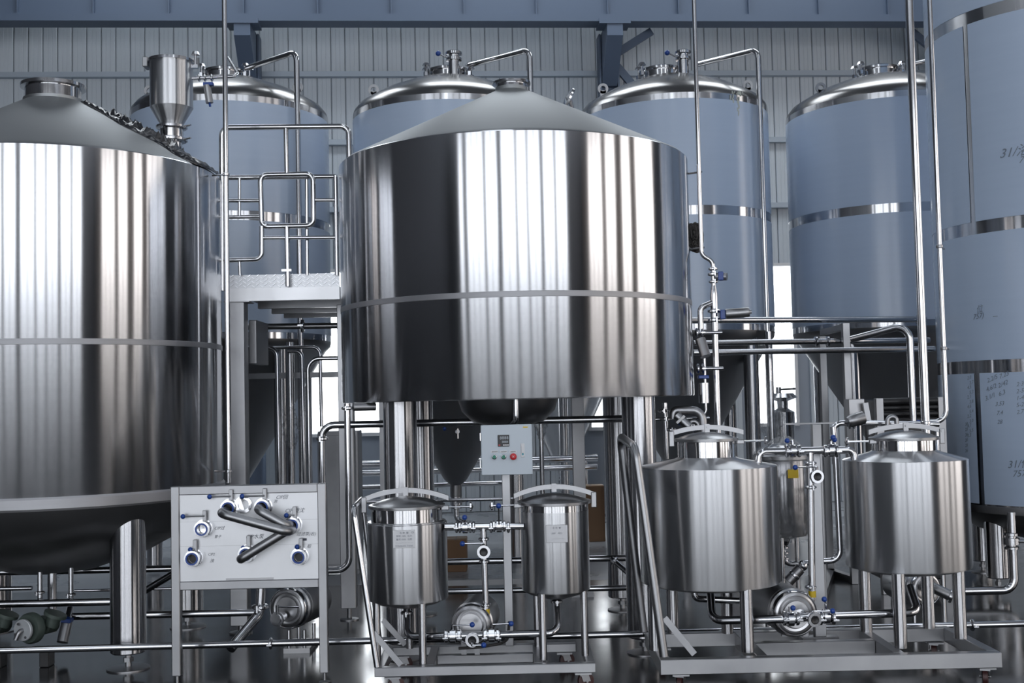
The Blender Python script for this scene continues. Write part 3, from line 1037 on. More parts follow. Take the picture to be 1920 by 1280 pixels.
def port(px, py, kx, ky, opened=True):
    c = at(px, py, pf)
    o = MB().lathe([(0.001, 0), (0.052, 0), (0.052, 0.012), (0.036, 0.014), (0.036, 0.05), (0.046, 0.052), (0.046, 0.062), (0.03, 0.063), (0.029, 0.02), (0.001, 0.018)], c, (0, -1, 0), 32).build('pipe_port', 'polished', t)
    for k in range(4):
        a = PI / 4 + k * PI / 2
        MB().cyl(c + Vector((0.044 * math.cos(a), -0.012, 0.044 * math.sin(a))), c + Vector((0.044 * math.cos(a), -0.018, 0.044 * math.sin(a))), 0.006, n=6).build('bolt', 'polished', o)
    MB().lathe([(0.027, 0.060), (0.027, 0.067), (0.036, 0.067), (0.036, 0.060)], c, (0, -1, 0), 32, close=True).build('gasket', 'blue', o)
    if opened:
        MB().cyl(c + Vector((0, -0.022, 0)), c + Vector((0, -0.019, 0)), 0.028, n=24).build('bore', 'bore', o)
    # stem, lever and knob
    s = c + Vector((0.01, -0.025, 0.045))
    hd = MB().obox(s + Vector((0, 0, 0.025)), (1, 0, 0), (0, 1, 0), 0.011, 0.008, 0.035, 0.002)
    kn = at(kx, ky, pf - 0.04)
    hd.cyl(Vector((s.x, kn.y, kn.z)), kn, 0.0045, n=8)
    hd.build('lever', 'satin', o)
    MB().ball(kn, 0.0145).build('knob', 'blue', o)
    return c


port(383, 990, 343, 968, False)
port(365, 1045, 357, 1030)
pC = port(465, 1037, 456, 1027)
port(563, 1042, 557, 1025)
pE = port(551, 983, 537, 966)
pF = port(432, 951, 393, 931)
pG = port(495, 949, 454, 930)


def swing(a, b, out, r=0.026):
    A, B = Vector(a), Vector(b)
    A2 = A + Vector((0, -out, 0)); B2 = B + Vector((0, -out, 0))
    MB().tube([A + Vector((0, -0.05, 0)), A2, B2, B + Vector((0, -0.05, 0))], r, 0.05, 18).build('swing_bend', 'satin', t)


swing(at(428, 956, pf), at(552, 990, pf), 0.19)
swing(pG + Vector((-0.01, 0, -0.004)), pE + Vector((-0.01, 0, 0.005)), 0.135)
swing(pC + Vector((-0.02, 0, -0.02)), pE + Vector((-0.015, 0, -0.02)), 0.115)
MB().lathe([(0.001, 0), (0.05, 0), (0.05, 0.02), (0.03, 0.022), (0.03, 0.06)], at(455, 946, pf), (0.3, -1, 0.1), 28).build('flange_ring', 'polished', t)
for s, px, py, sz in (('CIP回', 528, 932, 0.028), ('泡', 516, 940, 0.022), ('CIP 旋沈', 552, 957, 0.03), ('CIP过', 411, 990, 0.024), ('管子', 408, 1006, 0.02),
                      ('CIP水泵', 477, 1006, 0.03), ('CIP2', 396, 1039, 0.02), ('浊', 397, 1051, 0.024), ('过滤泵(右)', 574, 1001, 0.024), ('船', 579, 1024, 0.024), ('水', 414, 950, 0.02), ('中热', 443, 974, 0.02)):
    text(s, at(px, py, pf), (0, -1, 0), sz, 'ink', t)
MB().obox(at(570, 1011, pf), (1, 0, 0), (0, 1, 0), 0.016, 0.0008, 0.007).build('paint_patch', 'ink', t)


# ------------------------------------------------------------------ builders for the two cleaning carts
def arc_bar(parent, cx, cy, zr, half, rise, sx=1):
    """arched clamp bar over a lid with a hinge lug on one end and a swing bolt on the other"""
    pts = []
    for k in range(17):
        q = -1 + 2 * k / 16
        pts.append((cx + half * q, cy, zr + rise * (1 - q * q)))
    o = MB().strip(pts, (0, 0, 1), 0.0135, (0, 1, 0), 0.012).build('lid_bar', 'satin', parent)
    MB().obox((cx, cy - 0.016, zr + rise - 0.006), (1, 0, 0), (0, 1, 0), 0.014, 0.004, 0.024).cyl((cx, cy - 0.02, zr + rise), (cx, cy - 0.026, zr + rise), 0.006, n=8).build('bar_block', 'satin', parent)
    xh = cx - half * sx
    MB().obox((xh + 0.004 * sx, cy - 0.012, zr - 0.03), (1, 0, 0), (0, 1, 0), 0.016, 0.005, 0.045, 0.004).cyl((xh + 0.004 * sx, cy - 0.015, zr), (xh + 0.004 * sx, cy - 0.022, zr), 0.008, n=8).build('lid_hinge', 'satin', parent)
    xb = cx + half * sx
    MB().obox((xb - 0.02 * sx, cy - 0.01, zr - 0.055), (1, 0, 0), (0, 1, 0), 0.022, 0.012, 0.013, 0.004).build('latch_lug', 'satin', parent)
    b = MB().cyl((xb, cy - 0.01, zr - 0.052), (xb + 0.13 * sx, cy - 0.01, zr - 0.052), 0.005, n=8)
    b.lathe([(0.001, 0), (0.026, 0.003), (0.026, 0.012), (0.012, 0.02), (0.001, 0.024)], (xb + 0.12 * sx, cy - 0.01, zr - 0.052), (sx, 0, 0), 12)
    b.build('swing_bolt', 'polished', parent)


def drum(root, name, c, R, z0, z1, neck_r, zn, lid_h, legs, zleg, leg_r, hinge=1, bar=None, shoulder=True):
    if shoulder:
        prof = [(R - 0.004, z0), (R, z0 + 0.006), (R, z1 - 0.004), (R - 0.006, z1), (neck_r + 0.02, z1 + 0.04 if neck_r < R * 0.8 else z1 + 0.004), (neck_r, z1 + 0.05 if neck_r < R * 0.8 else z1 + 0.006)]
    else:
        prof = [(R - 0.004, z0), (R, z0 + 0.006), (R, z1)]
    o = MB().lathe(prof, (*c, 0), n=72).build(name, 'brushed_small', root)
    MB().lathe([(R - 0.004, z0 + 0.001), (R * 0.8, z0 - 0.02), (R * 0.3, z0 - 0.05), (0.001, z0 - 0.055)], (*c, 0), n=48).build('bottom', 'dull', o)
    MB().lathe([(neck_r, z1), (neck_r, zn - 0.012)], (*c, 0), n=56).build('neck', 'mirror', o)
    MB().lathe([(neck_r + 0.003, zn - 0.016), (neck_r + 0.016, zn - 0.013), (neck_r + 0.017, zn + 0.002), (neck_r + 0.010, zn + 0.005), (neck_r * 0.97, zn + 0.006), (neck_r * 0.88, zn + 0.006 + lid_h * 0.22), (neck_r * 0.7, zn + 0.006 + lid_h * 0.51), (neck_r * 0.5, zn + 0.006 + lid_h * 0.75), (neck_r * 0.25, zn + 0.006 + lid_h * 0.94), (0.001, zn + 0.006 + lid_h)], (*c, 0), n=56).build('lid', 'lid_steel', o, angle=14)
    for (lx, ly) in legs:
        MB().cyl((lx, ly, zleg), (lx, ly, z0 + 0.005), leg_r, n=20).build('leg', 'leg_steel', o)
    hb, rise = bar if bar else (neck_r + 0.045, 0.05)
    arc_bar(o, c[0], c[1] - 0.03, zn + 0.022 + lid_h * 0.35, hb, rise, hinge)
    return o


def nameplate(parent, c, R, px, py, w, h, lines):
    p = ray_cyl(px, py, c[0], c[1], R)
    n = Vector((p.x - c[0], p.y - c[1], 0)).normalized()
    X = Vector((0, 0, 1)).cross(n)
    o = MB().obox(p + n * 0.004, X, Vector((0, 0, 1)), w / 2, h / 2, 0.004, 0.001).build('nameplate', 'white' if lines else 'satin', parent)
    return o, p + n * 0.0085, n, X


def caster(root, x, y, z, r=0.045, yaw=0.3):
    b = MB().obox((x, y, z - 0.004), (1, 0, 0), (0, 1, 0), 0.045, 0.045, 0.004)
    d = Vector((math.cos(yaw), math.sin(yaw), 0)); s = Vector((-d.y, d.x, 0))
    for k in (-1, 1):
        b.strip([Vector((x, y, z - 0.006)) + s * (0.022 * k), Vector((x, y, r)) + s * (0.022 * k) + d * 0.015], d, 0.022, s, 0.002)
    b.obox((x, y, z - 0.012), d, s, 0.026, 0.026, 0.006)
    b.cyl(Vector((x, y, r)) + d * 0.015 - s * 0.03, Vector((x, y, r)) + d * 0.015 + s * 0.03, 0.007, n=8)
    o = b.build('caster', 'satin', root)
    MB().lathe([(0.008, -0.014), (r * 0.6, -0.016), (r, -0.012), (r, 0.012), (r * 0.6, 0.016), (0.008, 0.014)], Vector((x, y, r)) + d * 0.015, s, 24).build('wheel', 'wheel_red', o)


def pump(root, c, axis, R, name='pump', motor=0.22, inlet=0.1, colour='casing'):
    """centrifugal pump: stacked round casing facing axis, shrouded motor behind, inlet stub in front"""
    c = Vector(c); axis = Vector(axis).normalized()
    o = MB().lathe([(0.001, 0.03), (R * 0.55, 0.03), (R * 0.62, 0.01), (R * 0.72, 0.012), (R * 0.78, 0.025), (R * 0.86, 0.02), (R * 0.9, 0.0), (R * 0.9, -0.03), (R, -0.04), (R * 1.02, -0.06), (R, -0.075), (R * 0.9, -0.08)], c, axis, 48).build(name, colour, root)
    MB().lathe([(R * 0.9, -0.08), (R * 0.98, -0.09), (R * 0.98, -0.09 - motor), (R * 0.8, -0.12 - motor), (0.001, -0.125 - motor)], c, axis, 40).build('motor_shroud', 'satin' if colour == 'casing' else colour, o)
    MB().lathe([(R * 0.84, 0.012), (R * 0.92, 0.018), (R * 0.98, 0.002), (R * 0.96, -0.02)], c, axis, 48).build('clamp_band', 'mirror', o)
    if inlet:
        b = MB().tube([c + axis * 0.02, c + axis * inlet], 0.025, n=16)
        b.lathe([(0.025, -0.006), (0.04, -0.005), (0.04, 0.005), (0.025, 0.006)], c + axis * inlet, axis, 20)
        b.build('inlet', 'polished', o)
    return o


def sight_valve(root, c, axis, knob_px, Y, r=0.022):
    """disc-faced valve body with lever"""
    c = Vector(c)
    o = MB().lathe([(0.001, 0.0), (0.022, 0.0), (0.024, 0.018), (0.038, 0.018), (0.040, 0.0), (0.038, -0.012), (0.022, -0.02), (0.022, -0.05)], c, axis, 28).build('valve', 'polished', root)
    MB().lathe([(0.001, 0.019), (0.017, 0.019), (0.020, 0.021), (0.022, 0.019)], c, axis, 24).build('valve_face', 'bore', o)
    if knob_px:
        k = at(knob_px[0], knob_px[1], Y)
        s = Vector((c.x + 0.0, Y, k.z))
        h = MB().cyl(Vector((c.x, c.y - 0.0, c.z)), s, 0.009, n=8)
        h.cyl(s, k, 0.0045, n=8)
        h.build('handle', 'polished', o)
        MB().ball(k, 0.0155).build('knob', 'blue', o)
    return o


# ------------------------------------------------------------------ small cart with control box
FY, BY = 6.5, 7.08
x0, x1 = at(702, 1250, FY).x, at(1117, 1245, FY).x
zf0, zf1 = 0.095, 0.145
A = thing('cleaning_cart', 'small wheeled cleaning cart with two slim steel drums and a grey control box', 'cart', ((x0 + x1) / 2, 6.8, 0))
fr = MB().box((x0, FY, zf0), (x1, FY + 0.05, zf1), 0.003).build('frame_bar', 'satin', A)
MB().box((x0, BY - 0.05, zf0), (x1 - 0.08, BY, zf1), 0.003).build('frame_bar', 'satin', A)
for xa in (x0, at(803, 1230, 6.8).x, at(1000, 1230, 6.8).x, x1 - 0.05):
    MB().box((xa, FY + 0.05, zf0), (xa + 0.05, BY - 0.05, zf1), 0.003).build('frame_bar', 'satin', A)
MB().box((at(803, 1230, 6.78).x + 0.05, 6.78, zf0), (at(1000, 1230, 6.78).x, 6.83, zf1), 0.003).build('frame_bar', 'satin', A)
for cx_, cy_ in ((x0 + 0.10, FY + 0.03), (x1 - 0.07, FY + 0.03), (x0 + 0.1, BY - 0.03), (x1 - 0.15, BY - 0.03)):
    caster(A, cx_, cy_, zf0)
# drum with stepped neck
q = at(764, 1050, 6.8)
c1 = (q.x, 6.8)
zq = lambda py, Y, px=764: at(px, py, Y).z
d1 = drum(A, 'drum', c1, 0.232, zq(1134, 6.57), zq(985, 6.57), 0.206, zq(952, 6.6), 0.044,
          [(at(793, 1240, 6.58).x, 6.58), (at(707, 1200, 6.68).x, 6.68), (at(768, 1200, 7.0).x, 7.0)], zf1, 0.0215, 1, (0.246, 0.05))
pl, p_c, n_c, X_c = nameplate(d1, c1, 0.232, 758, 1010, 0.125, 0.098, True)
rows = ['名 称  罐', '容积 100L  压力', '编号 0305  日期', '— — — — — —', 'STAINLESS TANK']
for k, s in enumerate(rows):
    text(s, p_c + Vector((0, 0, 0.034 - 0.018 * k)), n_c, 0.013, 'label_ink', d1, X_c, 'plate_writing')
text('CE', p_c + X_c * 0.048 + Vector((0, 0, 0.036)), n_c, 0.014, 'label_ink', d1, X_c, 'plate_writing')
# straight drum
q = at(1041, 1030, 6.8)
c2 = (q.x, 6.8)
d2 = drum(A, 'drum', c2, 0.197, zq(1115, 6.6, 1041), zq(962, 6.6, 1041), 0.197, zq(944, 6.62, 1041), 0.04,
          [(at(1019, 1240, 6.62).x, 6.62), (at(1097, 1220, 6.7).x, 6.7), (at(1008, 1200, 6.98).x, 6.98)], zf1, 0.0215, -1, (0.232, 0.05), shoulder=False)
pl, p_c, n_c, X_c = nameplate(d2, c2, 0.197, 1044, 1000, 0.122, 0.098, False)
for k, s in enumerate(('名 称  罐', '容积    压力', '— — — — —')):
    text(s, p_c + Vector((0, 0, 0.032 - 0.03 * k)), n_c, 0.012, 'label_ink', d2, X_c, 'plate_writing')
# push handle of bent tube
MB().tube([at(707, 1250, FY + 0.02), at(662, 952, FY + 0.03), at(679, 934, BY - 0.05), at(712, 1205, BY - 0.03)], 0.0165, 0.07, 16).build('push_handle', 'polished', A)
MB().bar(at(700, 1186, FY + 0.03), at(752, 1246, FY + 0.03), 0.008, 0.032, (0.7, 0, 0.7)).build('handle_brace', 'satin', A, smooth=False)
MB().bar(at(718, 1162, BY - 0.03), at(760, 1208, BY - 0.03), 0.008, 0.032, (0.7, 0, 0.7)).build('handle_brace', 'satin', A, smooth=False)
# connecting pipe between the drums, with valves
PYc = 6.72
MB().tube([at(834, 988, PYc), at(982, 986, PYc)], 0.0195, n=16).build('link_pipe', 'polished', A)
valve(A, at(872, 988, PYc), (1, 0, 0), (0, -0.35, 1), (0, -1, 0.3), 0.02, 0.03)
valve(A, at(936, 986, PYc), (1, 0, 0), (0, -1, 0.15), (0, -0.3, 1), 0.02, 0.12)
for px in (856, 888, 921, 953):
    clamp(A, at(px, 988, PYc), (1, 0, 0), 0.0185)
MB().tube([at(906, 990, PYc), at(912, 1160, PYc)], 0.018, n=16).build('drop_pipe', 'polished', A)
clamp(A, at(907, 1010, PYc), (0, 0, 1), 0.0175)
clamp(A, at(908, 1052, PYc), (0, 0, 1), 0.0175)
clamp(A, at(911, 1133, PYc), (0, 0, 1), 0.0175)
sight_valve(A, at(907, 1034, PYc - 0.03), (0, -1, 0), (867, 1019), PYc - 0.03)
MB().lathe([(0.0185, -0.018), (0.0195, -0.018), (0.0195, 0.018), (0.0185, 0.018)], at(912, 1147, PYc), (0, 0, 1), 16).build('yellow_tag', 'yellow', A)
# pump and suction line
pump(A, at(884, 1170, 6.70), (-0.12, -1, 0), 0.118, 'pump', 0.26, 0)
MB().tube([at(763, 1142, 6.8), at(763, 1193, 6.68), at(850, 1192, 6.60), at(1046, 1186, 6.66), at(1044, 1128, 6.8)], 0.021, 0.06, 16).build('suction_pipe', 'polished', A)
valve(A, at(849, 1192, 6.60), (1, 0, 0), (0, -0.1, 1), (1, 0, 0.02), 0.022, 0.11)
valve(A, at(922, 1190, 6.60), (1, 0, 0), (0, -0.1, 1), (1, 0, 0.02), 0.022, 0.11)
for px in (836, 862, 909, 935):
    clamp(A, at(px, 1192, 6.60), (1, 0, 0), 0.021)
clamp(A, at(763, 1148, 6.79), (0, 0, 1), 0.021)
clamp(A, at(1044, 1127, 6.79), (0, 0, 1), 0.021)
sight_valve(A, at(886, 1199, 6.54), (-0.1, -1, 0), (907, 1209), 6.50)
for k, xx in enumerate((870, 895)):
    MB().bar(at(xx, 1190, 6.8), at(xx, 1226, 6.8), 0.03, 0.03, (0, 1, 0)).build('pump_support', 'satin', A, smooth=False)
MB().tube([at(860, 1215, 6.72), at(900, 1213, 6.70), at(940, 1206, 6.75), at(952, 1198, 6.95), at(955, 1165, 7.0)], 0.008, 0.05).build('cable', 'rubber', A)
# post and control box
xp = at(951, 1000, 7.03).x
MB().box((xp - 0.025, 7.0, zf1), (xp + 0.025, 7.05, at(950, 885, 7.03).z), 0.003).build('box_post', 'satin', A)
bl, br_ = at(902, 843, 6.86).x, at(998, 843, 6.86).x
bz0, bz1 = at(950, 890, 6.86).z, at(950, 796, 6.86).z
cb = MB().box((bl + 0.006, 6.868, bz0 + 0.003), (br_ - 0.002, 7.05, bz1 - 0.003), 0.004).build('control_box', 'box_grey', A)
MB().box((bl, 6.85, bz0), (br_, 6.866, bz1), 0.004).build('box_door', 'box_grey', cb)
fy = 6.85


def onbox(px, py):
    return at(px, py, fy)


q = onbox(944, 826)
MB().obox(q, (1, 0, 0), (0, 1, 0), 0.034, 0.004, 0.034, 0.002).build('display', 'black', cb)
text('8888', q + Vector((0.004, -0.004, 0.016)), (0, -1, 0), 0.026, 'digit', cb, None, 'display_digits')
text('8888', q + Vector((0.009, -0.004, -0.007)), (0, -1, 0), 0.018, 'digit', cb, None, 'display_digits')
for k in range(3):
    MB().obox(q + Vector((0.002 + 0.012 * k, -0.004, -0.025)), (1, 0, 0), (0, 1, 0), 0.005, 0.002, 0.003).build('display_key', 'white', cb)
MB().obox(q + Vector((-0.024, -0.004, -0.025)), (1, 0, 0), (0, 1, 0), 0.005, 0.002, 0.003).build('display_key', 'red', cb)
for px, s in ((927, '加热启停'), (944, '水泵启停'), (962, '紧急停止')):
    MB().obox(onbox(px, 846.5), (1, 0, 0), (0, 1, 0), 0.021, 0.0015, 0.0065).build('button_label', 'white', cb)
    text(s, onbox(px, 846.5) + Vector((0, -0.0015, 0)), (0, -1, 0), 0.0085, 'ink', cb, None, 'label_writing')
for px in (927, 944.5):
    c = onbox(px, 856)
    MB().lathe([(0.001, 0), (0.0155, 0), (0.015, 0.006), (0.011, 0.008), (0.001, 0.008)], c, (0, -1, 0), 20).build('switch_ring', 'polished', cb)
    MB().lathe([(0.001, 0.016), (0.0105, 0.016), (0.011, 0.006)], c, (0, -1, 0), 16).obox(c + Vector((0, -0.018, 0)), (1, 0, 0.9), (0, 1, 0), 0.011, 0.006, 0.003).build('switch_knob', 'green', cb)
c = onbox(962.5, 855.5)
MB().lathe([(0.001, 0.028), (0.012, 0.028), (0.019, 0.024), (0.02, 0.018), (0.014, 0.014), (0.011, 0)], c, (0, -1, 0), 24).build('stop_button', 'red', cb)
text('✕', c + Vector((0, -0.0275, 0)), (0, -1, 0), 0.016, 'white', cb, None, 'button_writing')
c = onbox(980, 844)
MB().obox(c, (1, 0, 0), (0, 1, 0), 0.0115, 0.004, 0.041, 0.003).build('door_latch', 'white', cb)
MB().obox(c + Vector((0, -0.004, 0.006)), (1, 0, 0), (0, 1, 0), 0.0075, 0.003, 0.022, 0.002).build('latch_lever', 'white', cb)
MB().cyl(c + Vector((0, -0.003, -0.022)), c + Vector((0, -0.007, -0.022)), 0.006, n=14).build('latch_lock', 'teal', cb)
MB().obox(onbox(985, 800.5), (1, 0, 0), (0, 1, 0), 0.014, 0.0012, 0.004).build('yellow_sticker', 'yellow', cb)
for py in (819, 870):
    MB().obox(onbox(900.5, py) + Vector((0, 0.005, 0)), (1, 0, 0), (0, 1, 0), 0.004, 0.008, 0.024, 0.002).build('hinge', 'polished', cb)

# ------------------------------------------------------------------ large cart
FY, BY = 6.36, 7.11
x0, x1 = at(1238, 1245, FY).x, at(1879, 1230, FY).x
zf0, zf1 = 0.105, 0.186
A = thing('cleaning_cart', 'large wheeled cleaning cart with two wide steel drums and a caster showing at its corner', 'cart', ((x0 + x1) / 2, 6.75, 0))
MB().box((x0, FY, zf0), (x1, FY + 0.06, zf1), 0.003).build('frame_bar', 'satin', A)
MB().box((x0, BY - 0.06, zf0), (x1 - 0.02, BY, zf1), 0.003).build('frame_bar', 'satin', A)
for xa in (x0, at(1396, 1200, 6.75).x, at(1640, 1200, 6.75).x, x1 - 0.06):
    MB().box((xa, FY + 0.06, zf0), (xa + 0.06, BY - 0.06, zf1), 0.003).build('frame_bar', 'satin', A)
MB().box((at(1396, 1200, 6.75).x + 0.06, 6.74, zf0), (at(1640, 1200, 6.75).x, 6.80, zf1), 0.003).build('frame_bar', 'satin', A)
for cx_, cy_ in ((x0 + 0.11, FY + 0.04), (x1 - 0.08, FY + 0.04), (x0 + 0.1, BY - 0.05), (x1 - 0.12, BY - 0.05)):
    caster(A, cx_, cy_, zf0, 0.048, 1.2)
q = at(1329, 990, 6.86)
c1 = (q.x, 6.86)
zq = lambda py, Y, px: at(px, py, Y).z
d1 = drum(A, 'drum', c1, 0.402, zq(1110, 6.46, 1329), zq(880, 6.46, 1329), 0.168, zq(824, 6.69, 1325), 0.034,
          [(at(1402, 1222, 6.52).x, 6.52), (at(1364, 1180, 7.04).x, 7.04), (at(1228, 1200, 6.62).x, 6.62), (at(1262, 1180, 7.08).x, 7.08)], zf1, 0.036, 1, (0.212, 0.034))
q = at(1700, 970, 6.86)
c2 = (q.x, 6.86)
d2 = drum(A, 'drum', c2, 0.352, zq(1078, 6.5, 1700), zq(866, 6.5, 1700), 0.183, zq(822, 6.68, 1697), 0.038,
          [(at(1689, 1213, 6.54).x, 6.54), (at(1624, 1175, 7.0).x, 7.0), (at(1801, 1187, 6.75).x, 6.75), (at(1742, 1175, 7.06).x, 7.06)], zf1, 0.036, -1, (0.215, 0.034))
MB().tube([at(1245, 1230, FY + 0.03), at(1190, 838, FY + 0.05), at(1163, 818, BY - 0.06), at(1207, 1183, BY - 0.03)], 0.0245, 0.08, 18).build('push_handle', 'satin', A)
MB().bar(at(1246, 1158, FY + 0.05), at(1302, 1226, FY + 0.05), 0.008, 0.034, (0.7, 0, 0.7)).build('handle_brace', 'satin', A, smooth=False)
PYc = 6.78
MB().tube([at(1421, 872, PYc), at(1424, 846, PYc), at(1600, 843, PYc), at(1603, 868, PYc)], 0.0215, 0.06, 16).build('link_pipe', 'polished', A)
valve(A, at(1486, 845, PYc), (1, 0, 0), (0, 0, 1), (-1, -0.4, 0.1), 0.021, 0.035)
valve(A, at(1558, 844, PYc), (1, 0, 0), (0, 0, 1), (0.6, -1, 0.2), 0.021, 0.03)
for px in (1475, 1498, 1546, 1568):
    clamp(A, at(px, 845, PYc), (1, 0, 0), 0.021)
MB().tube([at(1519, 848, PYc), at(1523, 1125, PYc)], 0.020, n=16).build('drop_pipe', 'polished', A)
for py in (868, 913, 1100):
    clamp(A, at(1520, py, PYc), (0, 0, 1), 0.019)
sight_valve(A, at(1531, 893, PYc - 0.03), (0.1, -1, 0), (1491, 876), PYc - 0.04)
MB().lathe([(0.0205, -0.018), (0.0215, -0.018), (0.0215, 0.018), (0.0205, 0.018)], at(1523, 1113, PYc), (0, 0, 1), 16).build('yellow_tag', 'yellow', A)
xp = at(1530, 1000, 6.9).x
MB().box((xp - 0.032, 6.87, zf1), (xp + 0.034, 6.93, at(1530, 850, 6.9).z), 0.003).build('post', 'satin', A)
MB().box((at(1500, 1180, 6.9).x, 6.86, zf0), (at(1570, 1180, 6.9).x, 6.94, zf1), 0.003).build('frame_bar', 'satin', A)
MB().tube([at(1562, 800, 7.05), at(1566, 850, 7.05), at(1576, 1050, 7.05), at(1535, 1052, 7.05)], 0.018, 0.07, 14).build('return_pipe', 'polished', A)
MB().ball(at(1562, 820, 6.75), 0.0165).build('knob', 'blue', A)
pump(A, at(1490, 1150, 6.66), (0.10, -1, 0.0), 0.135, 'pump', 0.34, 0.09)
MB().tube([at(1332, 1112, 6.86), at(1336, 1163, 6.70), at(1470, 1160, 6.55), at(1560, 1153, 6.58), at(1722, 1148, 6.62), at(1706, 1100, 6.8)], 0.0235, 0.07, 16).build('suction_pipe', 'polished', A)
valve(A, at(1482, 1160, 6.55), (1, 0, 0), (0, -0.05, 1), (0.25, -0.8, 0.1), 0.023, 0.03)
valve(A, at(1549, 1155, 6.58), (1, 0, 0), (0, 0, 1), (-0.2, -0.4, 0.5), 0.023, 0.05)
for px in (1470, 1495, 1538, 1562):
    clamp(A, at(px, 1158, 6.56), (1, 0, 0), 0.0225)
sight_valve(A, at(1526, 1161, 6.5), (0.15, -1, 0), (1561, 1145), 6.52)
for xx in (1470, 1510):
    MB().bar(at(xx, 1165, 6.76), at(xx, 1192, 6.76), 0.03, 0.03, (0, 1, 0)).build('pump_support', 'satin', A, smooth=False)
MB().tube([at(1300, 1105, 6.95), at(1304, 1122, 6.95), at(1385, 1126, 6.98)], 0.02, 0.06, 14).build('drain_pipe', 'polished', A)

# ------------------------------------------------------------------ loose pipe runs
def P(*a):
    return [at(x, y, Y) for x, y, Y in a]


def hrun(name, label, a, b, r, mt='polished', clamps=(), group=None, props=()):
    """straight run between two seen points, kept level at the height of the first"""
    A, B = at(*a), at(*b)
    B.z = A.z
    if props:
        t = thing(name, label, 'pipe', (A.x, A.y, 0))
        MB().tube([A, B], r, None, 14).build('tube', mt, t)
        for q in props:
            c = A.lerp(B, q)
            MB().cyl((c.x, c.y, 0), (c.x, c.y, c.z), r * 0.8, n=10).build('prop', mt, t)
        return t
    return pipe(name, label, [A, B], r, mt, clamps=[(A.lerp(B, q), B - A) for q in clamps])


hrun('floor_pipe', 'long low pipe running along the floor behind both carts and the pipe panel', (-40, 1220, 7.08), (1960, 1162, 7.22), 0.0205, clamps=(0.27, 0.93))
hrun('manifold_pipe', 'thick level pipe ending at the front leg of the mash tank', (-40, 1133, 7.5), (225, 1128, 7.5), 0.024)
low = hrun('manifold_pipe', 'level pipe behind the panel legs that carries the slanted valve actuator', (98, 1156, 7.8), (484, 1149, 7.8), 0.024, clamps=(0.09,))
b = MB().cyl(at(126, 1163, 7.72), at(117, 1204, 7.66), 0.036, n=24)
a_ = b.build('actuator', 'dull', low)
MB().obox(at(126, 1162, 7.70), (1, 0, -0.1), (0, 1, 0), 0.032, 0.03, 0.014, 0.004).build('actuator_cap', 'blue', a_)
MB().cyl(at(131, 1140, 7.8), at(127, 1160, 7.72), 0.022, n=14).build('actuator_neck', 'polished', a_)
hrun('manifold_pipe', 'dark level pipe close under the rounded belly of the mash tank', (-30, 1073, 8.25), (330, 1066, 8.25), 0.024)
hrun('thin_pipe', 'thin level pipe behind the outlet clamps under the mash tank', (-30, 1104, 8.45), (60, 1103, 8.45), 0.016)
hrun('thin_pipe', 'thin level pipe beside the mash tank leg, just above the actuator', (140, 1107, 8.4), (330, 1104, 8.4), 0.010)
pipe('slanted_pipe', 'slanted pipe behind the mash tank leg next to the pipe panel', P((270, 1108, 8.0), (330, 1072, 7.9)), 0.024)

# pipes seen between the two big vessels, under the walkway
pipe('down_pipe', 'bent down pipe nearest the walkway post, with a clamp at its top', P((436, 652, 9.3), (519, 652, 9.3), (524, 930, 9.3)), 0.0165, bend=0.07, clamps=[(at(499, 652, 9.3), (1, 0, 0))])
pipe('down_pipe', 'short bent pipe end above the tall window, behind the other down pipes', P((512, 652, 9.75), (600, 650, 9.75), (603, 800, 9.75)), 0.015, bend=0.07)
pipe('down_pipe', 'slender down pipe in the middle of the group under the walkway', P((540, 658, 9.55), (566, 658, 9.55), (571, 905, 9.55)), 0.0165, bend=0.06)
pipe('down_pipe', 'bent down pipe that turns towards the brewing kettle beside the bright window', P((660, 671, 9.0), (577, 672, 9.0), (581, 930, 9.0)), 0.0165, bend=0.09)
c_ = at(606, 822, 8.2)
cross = [at(606, 960, 8.2), at(603, 797, 8.2), at(1180, 788, 8.2)]
cross[0].x = cross[1].x; cross[2].z = cross[1].z
pipe('cross_pipe', 'dark pipe under the brewing kettle that bends down beside its leg', cross, 0.026, bend=0.09, clamps=[(Vector((cross[1].x, 8.2, c_.z)), (0, 0, 1))])
g = at(651, 765, 7.4)
t = thing('drain_line', 'upright pipe with a dark actuator beside the left leg of the kettle', 'pipe', (g.x, 7.4, at(655, 1068, 7.4).z))
zz_ = at(655, 1068, 7.4).z
MB().tube([(g.x, 7.4, at(651, 756, 7.4).z), (g.x, 7.4, zz_), (at(600, 1070, 7.4).x, 7.4, zz_)], 0.0205, 0.08, 16).build('tube', 'polished', t)
clamp(t, (g.x, 7.4, g.z), (0, 0, 1), 0.021)
MB().cyl(at(662, 763, 7.4), at(704, 762, 7.45), 0.026, n=20).build('actuator', 'dull', t)

# platform services seen in the dark under the walkway
t = thing('dark_service_pipe', 'dark pipe with a valve running level under the walkway deck', 'pipe', at(545, 612, 9.2))
MB().tube([at(440, 613, 9.2), at(650, 610, 9.2)], 0.024).build('tube', 'dull', t)
clamp(t, at(567, 611, 9.2), (1, 0, 0), 0.03)
b = MB().box((at(466, 600, 8.5).x, 8.5, at(466, 682, 8.5).z), (at(481, 600, 8.5).x, 8.9, at(466, 600, 8.5).z), 0.004)
t = thing('junction_box', 'dark slotted electrical box behind the walkway post', 'electrical box', at(474, 682, 8.7))
b.build('case', 'dull', t)
for k in range(2):
    for j in range(4):
        zc = at(480, 628 + k * 45, 8.6).z
        x_ = at(481, 640, 8.55).x
        MB().box((x_, 8.55 + j * 0.08, zc - 0.015), (x_ + 0.012, 8.59 + j * 0.08, zc + 0.015)).build('slot', 'satin', t, smooth=False)
